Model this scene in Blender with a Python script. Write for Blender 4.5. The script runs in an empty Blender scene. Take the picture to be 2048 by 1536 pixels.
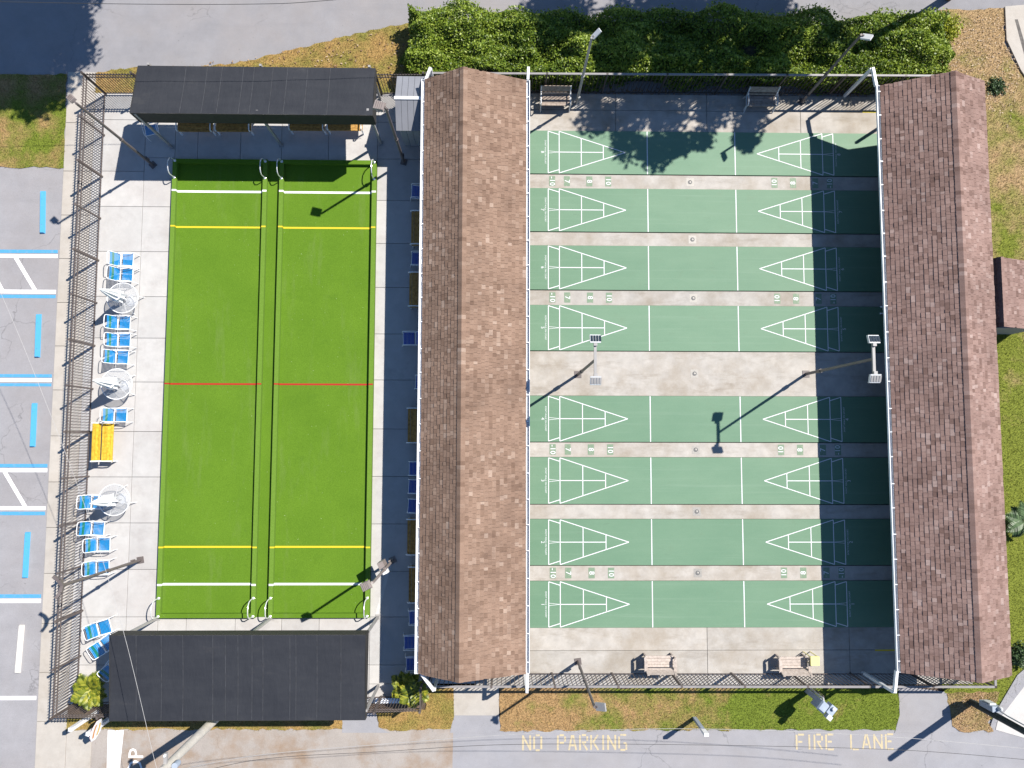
import bpy, math, random
import numpy as np
from mathutils import Vector, Matrix
random.seed(7); np.random.seed(7)
R = math.radians
scene = bpy.context.scene
col = scene.collection

# ---------------------------------------------------------------- camera, sky, sun, exposure
cam_data = bpy.data.cameras.new('camera')
cam_data.sensor_width = 36.0; cam_data.lens = 26.84; cam_data.clip_start = 0.1; cam_data.clip_end = 2000
cam = bpy.data.objects.new('camera', cam_data); col.objects.link(cam)
cam.location = (-7.96, -2.28, 30.76); cam.rotation_mode = 'YXZ'; cam.rotation_euler = (0.0762, -0.0179, 0.0036)
scene.camera = cam
SUN_EL, SUN_AZ = R(52), R(33.4)          # azimuth counter-clockwise from +x
world = bpy.data.worlds.new('World'); scene.world = world; world.use_nodes = True
wn = world.node_tree.nodes; wl = world.node_tree.links
sky = wn.new('ShaderNodeTexSky'); sky.sky_type = 'NISHITA'; sky.sun_disc = False
sky.sun_elevation = SUN_EL; sky.sun_rotation = math.pi / 2 - SUN_AZ
sky.air_density = 1.0; sky.dust_density = 0.0; sky.ozone_density = 6.0
wn['Background'].inputs['Strength'].default_value = 0.082
wl.new(sky.outputs['Color'], wn['Background'].inputs['Color'])
sun_data = bpy.data.lights.new('sun', 'SUN'); sun_data.energy = 4.8; sun_data.angle = R(0.5); sun_data.color = (1.0, 0.95, 0.88)
sun = bpy.data.objects.new('sun', sun_data); col.objects.link(sun)
sd = Vector((math.cos(SUN_AZ) * math.cos(SUN_EL), math.sin(SUN_AZ) * math.cos(SUN_EL), math.sin(SUN_EL)))
sun.rotation_mode = 'QUATERNION'; sun.rotation_quaternion = (-sd).to_track_quat('-Z', 'Y'); sun.location = (20, 20, 30)
vs = scene.view_settings
vs.view_transform = 'Standard'; vs.look = 'None'; vs.gamma = 1; vs.use_curve_mapping = False; vs.exposure = 0.74

# ---------------------------------------------------------------- materials
def srgb(r, g, b):
    f = lambda c: (c / 255 / 12.92) if c / 255 <= 0.04045 else ((c / 255 + 0.055) / 1.055) ** 2.4
    return (f(r), f(g), f(b))
class NT:
    def __init__(s, name):
        s.m = bpy.data.materials.new(name); s.m.use_nodes = True
        s.t = s.m.node_tree; s.b = s.t.nodes['Principled BSDF']
    def n(s, typ, **kw):
        o = s.t.nodes.new(typ)
        for k, v in kw.items(): setattr(o, k, v)
        return o
    def l(s, a, b): s.t.links.new(a, b)
    def pos(s):
        if not hasattr(s, '_p'): s._p = s.n('ShaderNodeNewGeometry').outputs['Position']
        return s._p
    def noise(s, scale, detail=4, rough=0.55, stretch=None, off=0.0):
        v = s.pos()
        if stretch or off:
            mp = s.n('ShaderNodeMapping'); mp.inputs['Scale'].default_value = stretch or (1, 1, 1)
            mp.inputs['Location'].default_value = (off, off * 1.7, off * .3)
            s.l(v, mp.inputs['Vector']); v = mp.outputs['Vector']
        t = s.n('ShaderNodeTexNoise'); t.inputs['Scale'].default_value = scale
        t.inputs['Detail'].default_value = detail; t.inputs['Roughness'].default_value = rough
        s.l(v, t.inputs['Vector']); return t.outputs['Fac']
    def ramp(s, fac, stops):
        r = s.n('ShaderNodeValToRGB'); e = r.color_ramp.elements
        while len(e) < len(stops): e.new(0.5)
        for i, (p, c) in enumerate(stops):
            e[i].position = p; e[i].color = (*c, 1) if not isinstance(c, float) else (c, c, c, 1)
        s.l(fac, r.inputs['Fac']); return r.outputs['Color']
    def mix(s, a, b, fac, mode='MIX'):
        m = s.n('ShaderNodeMix', data_type='RGBA', blend_type=mode)
        for sock, v in ((m.inputs[0], fac), (m.inputs[6], a), (m.inputs[7], b)):
            if isinstance(v, (int, float)): sock.default_value = v
            elif isinstance(v, tuple): sock.default_value = (*v, 1)
            else: s.l(v, sock)
        return m.outputs[2]
    def math(s, op, a, b):
        m = s.n('ShaderNodeMath', operation=op)
        for sock, v in ((m.inputs[0], a), (m.inputs[1], b)):
            if isinstance(v, (int, float)): sock.default_value = v
            else: s.l(v, sock)
        return m.outputs[0]
    def bump(s, h, strength=0.3, dist=0.01):
        b = s.n('ShaderNodeBump'); b.inputs['Strength'].default_value = strength; b.inputs['Distance'].default_value = dist
        s.l(h, b.inputs['Height']); s.l(b.outputs['Normal'], s.b.inputs['Normal'])
    def done(s, color, rough=0.8, metal=0.0, spec=0.3):
        if isinstance(color, tuple): s.b.inputs['Base Color'].default_value = (*color, 1)
        else: s.l(color, s.b.inputs['Base Color'])
        if isinstance(rough, (int, float)): s.b.inputs['Roughness'].default_value = rough
        else: s.l(rough, s.b.inputs['Roughness'])
        s.b.inputs['Metallic'].default_value = metal; s.b.inputs['Specular IOR Level'].default_value = spec
        return s.m
def scl(c, k): return tuple(min(1, x * k) for x in c)
def plain(name, c, rough=0.6, var=0.12, scale=9, metal=0.0, spec=0.4, bump=0.0):
    t = NT(name); f = t.noise(scale, 5)
    cc = t.ramp(f, [(0.3, scl(c, 1 - var)), (0.7, scl(c, 1 + var))])
    if bump: t.bump(t.noise(scale * 8, 3), bump, 0.005)
    return t.done(cc, rough, metal, spec)
def concrete(name, c, stain, amount=0.5, rough=0.85, tone=0.06, big=0.35, streak=(1, 1, 1)):
    t = NT(name)
    base = t.ramp(t.noise(2.2, 8, 0.65), [(0.3, scl(c, 1 - tone * 1.6)), (0.7, scl(c, 1 + tone))])
    st = t.ramp(t.noise(big, 9, 0.68, off=3.1), [(0.44, 0.0), (0.75, amount)])
    a = t.mix(base, stain, st)
    st2 = t.ramp(t.noise(1.1, 7, 0.72, stretch=streak, off=9.0), [(0.53, 0.0), (0.76, amount * .8)])
    a = t.mix(a, scl(stain, .75), st2)
    sp = t.ramp(t.noise(26, 2, 0.5, off=5), [(0.70, 0.0), (0.76, 0.45)])
    a = t.mix(a, scl(stain, .5), sp)
    oi = t.n('ShaderNodeObjectInfo')
    rv = t.ramp(oi.outputs['Random'], [(0.0, (.93, .93, .93)), (1.0, (1.04, 1.03, 1.02))])
    a = t.mix(a, rv, 1.0, 'MULTIPLY')
    g = t.ramp(t.noise(70, 3, 0.6), [(0.35, (.93, .93, .93)), (0.65, (1.05, 1.05, 1.05))])
    a = t.mix(a, g, 1.0, 'MULTIPLY')
    t.bump(t.noise(60, 4), 0.18, 0.004)
    return t.done(a, rough, 0, 0.25)
def asphalt(name, c, stain, amount=.5, cracks=0.4, oil=0.3, ssc=.22):
    t = NT(name)
    base = t.ramp(t.noise(0.9, 9, 0.7), [(0.3, scl(c, .88)), (0.7, scl(c, 1.08))])
    st = t.ramp(t.noise(ssc, 8, 0.66, off=7), [(0.45, 0.0), (0.72, amount)])
    a = t.mix(base, stain, st)
    ol = t.ramp(t.noise(2.6, 5, 0.6, off=2), [(0.66, 0.0), (0.78, oil)])
    a = t.mix(a, scl(c, .45), ol)
    dr = t.ramp(t.noise(11, 3, 0.5, off=21), [(0.69, 0.0), (0.73, .55)])
    dr = t.mix(dr, t.ramp(t.noise(0.8, 3, .5, off=31), [(.5, 0.), (.62, 1.)]), 1.0, 'MULTIPLY')
    a = t.mix(a, scl(c, .35), dr)
    ty = t.ramp(t.noise(0.8, 5, .6, stretch=(.12, 2.2, 1), off=17), [(.55, 0.0), (.72, .22)])
    a = t.mix(a, scl(c, .72), ty)
    vo = t.n('ShaderNodeTexVoronoi', feature='DISTANCE_TO_EDGE'); vo.inputs['Scale'].default_value = 0.33
    wob = t.n('ShaderNodeVectorMath', operation='ADD'); nz = t.n('ShaderNodeTexNoise'); nz.inputs['Scale'].default_value = 1.3; nz.inputs['Detail'].default_value = 6
    t.l(t.pos(), nz.inputs['Vector']); t.l(t.pos(), wob.inputs[0]); t.l(nz.outputs['Color'], wob.inputs[1]); t.l(wob.outputs[0], vo.inputs['Vector'])
    ck = t.ramp(vo.outputs['Distance'], [(0.0, cracks), (0.006, 0.0)])
    gate = t.ramp(t.noise(0.3, 3, 0.5, off=13), [(0.5, 0.0), (0.56, 1.0)])
    ck = t.mix(ck, gate, 1.0, 'MULTIPLY')
    a = t.mix(a, scl(c, .3), ck)
    g = t.ramp(t.noise(55, 3, 0.7), [(0.3, (.84, .84, .84)), (0.7, (1.13, 1.13, 1.13))])
    a = t.mix(a, g, 1.0, 'MULTIPLY')
    t.bump(t.noise(90, 3), 0.35, 0.006)
    return t.done(a, 0.9, 0, 0.2)
def grassmat(name, dry, green, lo, hi, trend=None):
    t = NT(name)
    f = t.noise(0.75, 7, 0.66, off=4)
    if trend:                                   # the grass is drier towards one end
        sx_ = t.n('ShaderNodeSeparateXYZ'); t.l(t.pos(), sx_.inputs[0])
        f = t.math('ADD', f, t.math('MULTIPLY', t.math('SUBTRACT', sx_.outputs[trend[2]], trend[0]), trend[1]))
    a = t.ramp(f, [(lo, dry), (hi, green)])
    f2 = t.noise(20, 6, 0.8, off=8)
    a = t.mix(a, t.ramp(f2, [(0.32, (.38, .42, .34)), (0.5, (1., 1., 1.)), (0.70, (1.7, 1.6, 1.4))]), 1.0, 'MULTIPLY')
    t.bump(t.noise(40, 4), 0.6, 0.03)
    m = t.done(a, 0.85, 0, 0.15); return m
def leafmat(name, stops, trans=0.25, attr='tone'):
    t = NT(name); at = t.n('ShaderNodeAttribute', attribute_name=attr)
    c = t.ramp(at.outputs['Fac'], stops); m = t.done(c, 0.45, 0, 0.4)
    tr = t.n('ShaderNodeBsdfTranslucent'); t.l(c, tr.inputs['Color'])
    mx = t.n('ShaderNodeMixShader'); mx.inputs[0].default_value = trans
    t.l(t.b.outputs[0], mx.inputs[1]); t.l(tr.outputs[0], mx.inputs[2]); t.l(mx.outputs[0], t.t.nodes['Material Output'].inputs['Surface'])
    return m
def shinglemat(name, stops, single):
    t = NT(name)
    if single: fac = t.n('ShaderNodeObjectInfo').outputs['Random']
    else: fac = t.n('ShaderNodeAttribute', attribute_name='tone').outputs['Fac']
    a = t.ramp(fac, stops)
    w = t.ramp(t.noise(0.55, 7, 0.7, off=6), [(0.40, (1.04, 1.04, 1.04)), (0.75, (.66, .65, .65))])
    a = t.mix(a, w, 1.0, 'MULTIPLY')
    w = t.ramp(t.noise(2.0, 6, 0.7, stretch=(.25, 2.6, 1), off=12), [(0.5, (1., 1., 1.)), (0.78, (.74, .73, .74))])
    a = t.mix(a, w, 1.0, 'MULTIPLY')
    g = t.ramp(t.noise(45, 4, 0.75), [(0.3, (.72, .72, .72)), (0.7, (1.25, 1.25, 1.25))])
    a = t.mix(a, g, 1.0, 'MULTIPLY')
    t.bump(t.noise(120, 3), 0.5, 0.004)
    return t.done(a, 0.92, 0, 0.15)
def woodmat(name, c, dark, streak=(1, 1, 1), rough=0.7):
    t = NT(name)
    f = t.noise(9, 6, 0.65, stretch=streak)
    a = t.ramp(f, [(0.32, dark), (0.55, c), (0.75, scl(c, 1.15))])
    oi = t.n('ShaderNodeObjectInfo'); a = t.mix(a, t.ramp(oi.outputs['Random'], [(0, (.85, .85, .85)), (1, (1.08, 1.08, 1.08))]), 1.0, 'MULTIPLY')
    t.bump(f, 0.3, 0.004); return t.done(a, rough, 0, 0.3)
M = {}
M['soil'] = plain('soil', (.10, .07, .05), .95, .35, 6, bump=.6)
M['asphalt'] = asphalt('asphalt_lot', (.285, .278, .288), (.25, .225, .215), .5, .5, .35)
M['road'] = asphalt('asphalt_road', (.245, .24, .25), (.275, .245, .228), .6, .35, .12)
M['lane'] = asphalt('asphalt_lane', (.285, .282, .298), (.29, .265, .25), .5, .55, .12)
M['drive'] = asphalt('stained_drive', (.325, .292, .265), (.235, .15, .085), .85, .3, .3, .75)
M['walk'] = concrete('sidewalk_concrete', (.415, .385, .345), (.35, .30, .24), .5)
M['patio'] = concrete('patio_concrete', (.445, .435, .42), (.36, .325, .31), .6)
M['deck'] = concrete('court_concrete', (.415, .39, .355), (.245, .20, .145), .8, tone=.10, big=.6, streak=(.45, 1.9, 1))
M['pale'] = concrete('pale_gravel', (.52, .51, .49), (.40, .34, .30), .4)
M['joint'] = plain('joint_dirt', (.12, .11, .10), .95, .3, 8)
M['lawn_n'] = grassmat('grass_north', (.31, .20, .075), (.18, .17, .04), .40, .64)
M['lawn_ne'] = grassmat('grass_northeast', (.33, .215, .12), (.19, .18, .06), .42, .74)
M['lawn_e'] = grassmat('grass_east', (.34, .235, .125), (.15, .175, .026), .30, .58, (5.5, -.022, 1))
M['lawn_s'] = grassmat('grass_south', (.30, .195, .09), (.13, .165, .022), .36, .60)
M['lawn_ss'] = grassmat('grass_strip', (.31, .20, .095), (.125, .165, .022), .38, .60, (-2.0, .025, 0))
M['turf'] = None
t = NT('bocce_turf'); f = t.noise(0.5, 5, .6)
a = t.ramp(f, [(0.3, (.086, .172, .014)), (0.7, (.104, .198, .017))])
a = t.mix(a, t.ramp(t.noise(38, 4, .8), [(0.3, (.68, .72, .6)), (0.7, (1.3, 1.25, 1.3))]), 1.0, 'MULTIPLY')
a = t.mix(a, (.16, .22, .07), t.ramp(t.noise(0.9, 7, .75, stretch=(2.2, .35, 1), off=5), [(.55, 0.), (.8, .45)]))
a = t.mix(a, (.06, .13, .012), t.ramp(t.noise(1.7, 6, .7, off=15), [(.58, 0.), (.8, .5)]))
a = t.mix(a, (.45, .5, .3), t.ramp(t.noise(17, 2, .4, off=33), [(.775, 0.), (.79, .7)]))
t.bump(t.noise(110, 3), .7, .01); M['turf'] = t.done(a, .9, 0, .1)
t = NT('turf_edge'); a = t.ramp(t.noise(20, 4), [(0.3, (.105, .195, .022)), (0.7, (.135, .235, .034))]); t.bump(t.noise(110, 3), .6, .01); M['turf_edge'] = t.done(a, .9, 0, .1)
t = NT('court_green'); a = t.ramp(t.noise(0.6, 7, .65, stretch=(.6, 1.5, 1)), [(0.3, (.114, .212, .132)), (0.72, (.140, .238, .152))])
a = t.mix(a, t.ramp(t.noise(40, 3, .6), [(0.3, (.93, .93, .93)), (0.7, (1.06, 1.06, 1.06))]), 1.0, 'MULTIPLY')
a = t.mix(a, (.125, .19, .115), t.ramp(t.noise(1.6, 6, .7, off=4), [(.58, 0.), (.8, .5)]))
a = t.mix(a, (.21, .30, .22), t.ramp(t.noise(1.4, 6, .7, stretch=(.10, 5, 1), off=14), [(.54, 0.), (.75, .35)]))
a = t.mix(a, (.08, .13, .085), t.ramp(t.noise(6, 4, .6, stretch=(.3, 1.5, 1), off=24), [(.66, 0.), (.78, .35)]))
oi = t.n('ShaderNodeObjectInfo'); a = t.mix(a, t.ramp(oi.outputs['Random'], [(0., (.90, .93, .92)), (1., (1.08, 1.05, 1.06))]), 1.0, 'MULTIPLY'); M['court'] = t.done(a, .62, 0, .35)
def paint(name, c, wear=.35, under=(.3, .3, .3), sc=18):
    t = NT(name); a = t.mix(c, under, t.ramp(t.noise(sc, 6, .75), [(.52, 0.), (.72, wear)])); return t.done(a, .6, 0, .3)
M['white_paint'] = paint('white_paint', (.70, .69, .71), .35, (.3, .42, .34), 14)
M['white_lot'] = paint('white_lot_paint', (.78, .77, .76), .25)
M['blue_lot'] = paint('blue_lot_paint', (.075, .29, .50), .45, (.26, .32, .38), 6)
M['blue_stop'] = paint('blue_stop_paint', (.075, .34, .58), .3, (.2, .35, .5), 10)
M['cream_stop'] = paint('cream_stop_paint', (.62, .59, .54), .3, (.4, .4, .4), 10)
M['yellow_letter'] = paint('faded_yellow_paint', (.48, .40, .25), .95, (.29, .28, .27), 6)
M['turf_white'] = paint('turf_white', (.72, .72, .70), .6, (.3, .42, .2), 24)
M['turf_yellow'] = paint('turf_yellow', (.62, .47, .02), .4, (.4, .35, .03), 30)
M['turf_red'] = paint('turf_red', (.36, .018, .010), .4, (.3, .03, .012), 30)
M['number_panel'] = paint('number_panel_green', (.165, .235, .155), .85, (.36, .34, .28), 8)
M['white'] = plain('white_metal', (.74, .75, .76), .4, .06, 6, 0, .5)
M['white_strap'] = plain('white_tube', (.80, .80, .80), .35, .03)
M['fence'] = plain('bronze_fence', (.105, .085, .078), .55, .15, 4)
M['fence_black'] = plain('dark_fence', (.060, .048, .044), .5, .15, 4)
M['fence_grey'] = plain('grey_rail', (.235, .222, .22), .55, .1, 4)
M['pole'] = plain('bronze_pole', (.125, .105, .10), .5, .15, 3)
M['pole_grey'] = plain('grey_pole', (.30, .29, .28), .5, .12, 3)
M['head_tan'] = plain('taupe_lamp', (.23, .195, .18), .5, .08, 8)
M['head_white'] = plain('pale_lamp', (.55, .56, .56), .4, .06, 8)
M['dark_glass'] = plain('dark_fins', (.02, .03, .04), .25, .1, 8)
M['canopy'] = None
t = NT('black_canopy'); a = t.ramp(t.noise(0.9, 8, .7, stretch=(.7, 2, 1)), [(.32, (.019, .021, .027)), (.6, (.026, .028, .034)), (.82, (.048, .047, .048))])
a = t.mix(a, (.09, .087, .085), t.ramp(t.noise(3.5, 7, .8, stretch=(.35, 4, 1), off=2), [(.64, 0.), (.86, .45)]))
t.bump(t.noise(2.2, 6, .6, stretch=(1, .35, 1)), .55, .06); M['canopy'] = t.done(a, .75, 0, .3)
M['seam'] = plain('canopy_seam', (.042, .044, .050), .7, .35, 5)
M['valance'] = plain('canopy_valance', (.030, .028, .026), .8, .15, 5)
M['shed'] = plain('shed_panel', (.20, .205, .225), .45, .06, 2)
M['shed_wall'] = plain('shed_wall', (.32, .33, .35), .5, .06, 2)
SH_L = [(0.0, (.175, .112, .080)), (.12, (.212, .139, .100)), (.26, (.232, .153, .111)), (.80, (.250, .167, .122)), (.93, (.283, .196, .146)), (1.0, (.34, .25, .195))]
SH_R = [(0.0, (.165, .103, .085)), (.12, (.210, .136, .114)), (.26, (.242, .158, .134)), (.80, (.262, .175, .149)), (.93, (.295, .205, .177)), (1.0, (.345, .255, .225))]
M['shL'] = shinglemat('shingle_tan', SH_L, False); M['shL1'] = shinglemat('shingle_tan_single', SH_L, True)
M['shR'] = shinglemat('shingle_brown', SH_R, False); M['shR1'] = shinglemat('shingle_brown_single', SH_R, True)
M['deck_wood'] = plain('roof_deck', (.06, .045, .04), .9, .2, 3)
M['fascia'] = plain('brown_fascia', (.10, .05, .04), .6, .15, 3)
M['wall_brown'] = plain('brown_wall', (.16, .12, .10), .8, .12, 2)
M['wall_grey'] = plain('grey_wall', (.30, .30, .31), .8, .08, 2)
M['wood_yellow'] = woodmat('yellow_wood', (.60, .40, .04), (.40, .23, .012))
M['wood_brown'] = woodmat('golden_brown_wood', (.46, .26, .07), (.24, .12, .03))
M['wood_pink'] = woodmat('weathered_pink_wood', (.46, .395, .345), (.33, .275, .235))
M['wood_grey'] = woodmat('weathered_grey_wood', (.35, .285, .235), (.20, .155, .125))
M['strap_blue'] = plain('blue_strap', (.012, .225, .52), .4, .12, 20, 0, .5)
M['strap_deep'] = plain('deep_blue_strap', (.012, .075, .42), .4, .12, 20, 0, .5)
M['strap_green'] = plain('green_strap', (.006, .17, .11), .4, .1, 20, 0, .5)
M['umbrella'] = plain('umbrella_cloth', (.76, .76, .77), .8, .05, 6)
t = NT('table_glass'); t.b.inputs['Base Color'].default_value = (.45, .46, .47, 1); t.b.inputs['Roughness'].default_value = .2
tr = t.n('ShaderNodeBsdfTransparent'); mx = t.n('ShaderNodeMixShader'); mx.inputs[0].default_value = .30
t.l(tr.outputs[0], mx.inputs[1]); t.l(t.b.outputs[0], mx.inputs[2]); t.l(mx.outputs[0], t.t.nodes['Material Output'].inputs['Surface']); M['glass'] = t.m
M['chrome'] = plain('chrome', (.80, .80, .80), .22, .03, 5, .45, .6)
M['drain'] = plain('drain_iron', (.29, .275, .25), .55, .15, 30, .3)
M['drain_dark'] = plain('drain_dark', (.11, .11, .11), .6, .15, 30)
M['yellow_box'] = plain('yellow_plastic', (.74, .66, .26), .45, .05, 6)
M['orange'] = plain('orange_mark', (.62, .22, .0), .5, .05)
M['gold'] = plain('gold_mark', (.68, .42, .01), .5, .05)
M['maroon'] = plain('maroon_print', (.16, .02, .03), .5, .05)
M['blue_grey'] = plain('blue_grey_metal', (.32, .37, .44), .45, .12, 4)
M['concrete_pole'] = plain('concrete_pole', (.46, .43, .38), .85, .12, 5)
M['wood_pole'] = plain('dark_wood_pole', (.035, .045, .045), .8, .25, 6)
M['bark'] = plain('bark', (.10, .075, .055), .9, .3, 9, bump=.6)
M['wire_black'] = plain('black_wire', (.04, .04, .04), .6)
M['wire_grey'] = plain('grey_wire', (.36, .35, .34), .5)
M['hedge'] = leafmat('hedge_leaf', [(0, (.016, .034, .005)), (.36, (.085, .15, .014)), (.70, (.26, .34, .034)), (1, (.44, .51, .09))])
M['yellow_leaf'] = leafmat('yellow_leaf', [(0, (.10, .14, .01)), (.6, (.32, .36, .02)), (1, (.45, .45, .04))])
M['tree_leaf'] = leafmat('tree_leaf', [(0, (.03, .06, .012)), (1, (.08, .13, .03))])
M['palm_leaf'] = leafmat('palm_leaf', [(0, (.05, .08, .008)), (.5, (.18, .22, .018)), (1, (.38, .36, .04))])
M['palm_dark'] = leafmat('palm_dark_leaf', [(0, (.03, .06, .02)), (1, (.12, .19, .08))])
M['litter'] = leafmat('dry_leaf', [(0, (.16, .085, .04)), (.6, (.30, .19, .10)), (1, (.42, .31, .20))], .1)
M['hedge_core'] = plain('hedge_twig', (.035, .035, .02), .95, .4, 7)
M['stain'] = plain('trench_patch', (.50, .49, .47), .85, .08, 3)
M['cloth'] = plain('grey_trousers', (.10, .09, .11), .9, .15, 20)
M['shirt'] = plain('lilac_shirt', (.30, .24, .32), .9, .1, 20)
M['skin'] = plain('skin', (.45, .27, .19), .6, .05)
M['hair'] = plain('grey_hair', (.22, .20, .18), .8, .2, 30)

# ---------------------------------------------------------------- mesh helpers
class MB:
    def __init__(s): s.v = []; s.f = []; s.t = []; s.sm = False
    def quad(s, *p):
        i = len(s.v); s.v += [tuple(q) for q in p]; s.f.append(tuple(range(i, i + len(p)))); return s
    def tone(s, x, n): s.t += [x] * n
    def hexa(s, b, t):           # bottom ring (ccw from above), top ring
        i = len(s.v); n = len(b); s.v += [tuple(q) for q in b] + [tuple(q) for q in t]
        s.f.append(tuple(i + k for k in reversed(range(n)))); s.f.append(tuple(i + n + k for k in range(n)))
        for k in range(n):
            k2 = (k + 1) % n; s.f.append((i + k, i + k2, i + n + k2, i + n + k))
        return s
    def box(s, x0, x1, y0, y1, z0, z1):
        return s.hexa([(x0, y0, z0), (x1, y0, z0), (x1, y1, z0), (x0, y1, z0)], [(x0, y0, z1), (x1, y0, z1), (x1, y1, z1), (x0, y1, z1)])
    def prism(s, poly, z0, z1):
        return s.hexa([(x, y, z0) for x, y in poly], [(x, y, z1) for x, y in poly])
    def bar(s, a, b, w, h, up=(0, 0, 1)):
        a, b = Vector(a), Vector(b); d = (b - a).normalized(); u = Vector(up)
        if abs(d.dot(u)) > .98: u = Vector((0, 1, 0))
        sx = d.cross(u).normalized() * w / 2; sy = sx.cross(d).normalized() * h / 2
        ring = [(-1, -1), (1, -1), (1, 1), (-1, 1)]
        return s.hexa([a + sx * p + sy * q for p, q in ring][::-1], [b + sx * p + sy * q for p, q in ring][::-1])
    def tube(s, pts, r, n=8, cap=True):
        pts = [Vector(p) for p in pts]; rr = r if isinstance(r, (list, tuple)) else [r] * len(pts)
        base = len(s.v); prev = None
        for k, p in enumerate(pts):
            d = (pts[min(k + 1, len(pts) - 1)] - pts[max(k - 1, 0)]).normalized()
            if prev is None:
                u = Vector((0, 0, 1)) if abs(d.z) < .9 else Vector((1, 0, 0)); u = (u - d * u.dot(d)).normalized()
            else: u = (prev - d * prev.dot(d)).normalized()
            prev = u; w = d.cross(u)
            for j in range(n):
                a = 2 * math.pi * j / n; s.v.append(tuple(p + (u * math.cos(a) + w * math.sin(a)) * rr[k]))
        for k in range(len(pts) - 1):
            for j in range(n):
                j2 = (j + 1) % n; s.f.append((base + k * n + j, base + k * n + j2, base + (k + 1) * n + j2, base + (k + 1) * n + j))
        if cap:
            s.f.append(tuple(base + j for j in reversed(range(n)))); s.f.append(tuple(base + (len(pts) - 1) * n + j for j in range(n)))
        s.sm = n > 5; return s
    def lathe(s, prof, n=20, c=(0, 0)):
        base = len(s.v)
        for r, z in prof:
            for j in range(n):
                a = 2 * math.pi * j / n; s.v.append((c[0] + r * math.cos(a), c[1] + r * math.sin(a), z))
        for k in range(len(prof) - 1):
            for j in range(n):
                j2 = (j + 1) % n; s.f.append((base + k * n + j, base + k * n + j2, base + (k + 1) * n + j2, base + (k + 1) * n + j))
        s.f.append(tuple(base + j for j in reversed(range(n)))); s.f.append(tuple(base + (len(prof) - 1) * n + j for j in range(n)))
        s.sm = True; return s
    def mesh(s, name, mat):
        me = bpy.data.meshes.new(name); me.from_pydata(s.v, [], s.f)
        if s.t:
            at = me.attributes.new('tone', 'FLOAT', 'FACE'); at.data.foreach_set('value', np.array(s.t, dtype=np.float32))
        me.materials.append(mat)
        if s.sm:
            me.polygons.foreach_set('use_smooth', [True] * len(me.polygons))
            try: me.set_sharp_from_angle(angle=R(40))
            except Exception: pass
        me.update(); return me
    def build(s, name, mat, parent=None, **kw): return link(name, s.mesh(name, M[mat] if isinstance(mat, str) else mat), parent, **kw)
def tag(o, label=None, cat=None, group=None, kind=None):
    for k, v in (('label', label), ('category', cat), ('group', group), ('kind', kind)):
        if v: o[k] = v
    return o
def link(name, me, parent=None, loc=None, rz=None, label=None, cat=None, group=None, kind=None):
    o = bpy.data.objects.new(name, me); col.objects.link(o)
    if parent: o.parent = parent
    if loc: o.location = loc
    if rz is not None: o.rotation_euler[2] = rz
    return tag(o, label, cat, group, kind)
def empty(name, loc=(0, 0, 0), rz=0, **kw):
    o = link(name, None, None, loc, rz, **kw); o.empty_display_size = .2; return o
kids = {}
def copy_tree(o, parent=None):
    c = o.copy(); col.objects.link(c); c.parent = parent
    for ch in [x for x in o.children]: copy_tree(ch, c)
    return c
def place(proto, first, loc, rz, label, group=None):
    o = proto if first else copy_tree(proto)
    o.location = loc; o.rotation_euler = (0, 0, rz); o['label'] = label
    if group: o['group'] = group
    return o
def leaves(name, mat, P, size, parent=None, flat=0.5, tones=None, aspect=.55, **kw):
    n = len(P); th = np.random.rand(n) * 2 * np.pi
    nz = np.random.randn(n, 3) * (1 - flat) + np.array([0, 0, flat * 1.6]); nz /= np.linalg.norm(nz, axis=1)[:, None]
    a = np.c_[np.cos(th), np.sin(th), np.random.randn(n) * .4]; a -= nz * (a * nz).sum(1)[:, None]; a /= np.linalg.norm(a, axis=1)[:, None]
    b = np.cross(nz, a); s = (size * (.6 + .8 * np.random.rand(n)))[:, None]
    V = np.stack([P - a * s, P + b * s * aspect, P + a * s, P - b * s * aspect], 1).reshape(-1, 3)
    me = bpy.data.meshes.new(name); me.vertices.add(4 * n); me.vertices.foreach_set('co', V.ravel())
    me.loops.add(4 * n); me.loops.foreach_set('vertex_index', np.arange(4 * n)); me.polygons.add(n)
    me.polygons.foreach_set('loop_start', np.arange(n) * 4); me.polygons.foreach_set('loop_total', np.full(n, 4))
    at = me.attributes.new('tone', 'FLOAT', 'FACE'); at.data.foreach_set('value', (np.random.rand(n) if tones is None else tones).astype(np.float32))
    me.materials.append(M[mat]); me.update(); me.validate()
    return link(name, me, parent, **kw)
def inside(poly, P):
    r = np.zeros(len(P), bool); x, y = P[:, 0], P[:, 1]; j = len(poly) - 1
    for i in range(len(poly)):
        (xi, yi), (xj, yj) = poly[i], poly[j]
        if yi != yj:
            r ^= ((yi > y) != (yj > y)) & (x < (xj - xi) * (y - yi) / (yj - yi) + xi)
        j = i
    return r
def sample(poly, dens):
    p = np.array(poly); lo, hi = p.min(0), p.max(0); n = int((hi - lo).prod() * dens)
    q = lo + np.random.rand(n, 2) * (hi - lo); return q[inside(poly, q)]
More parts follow.
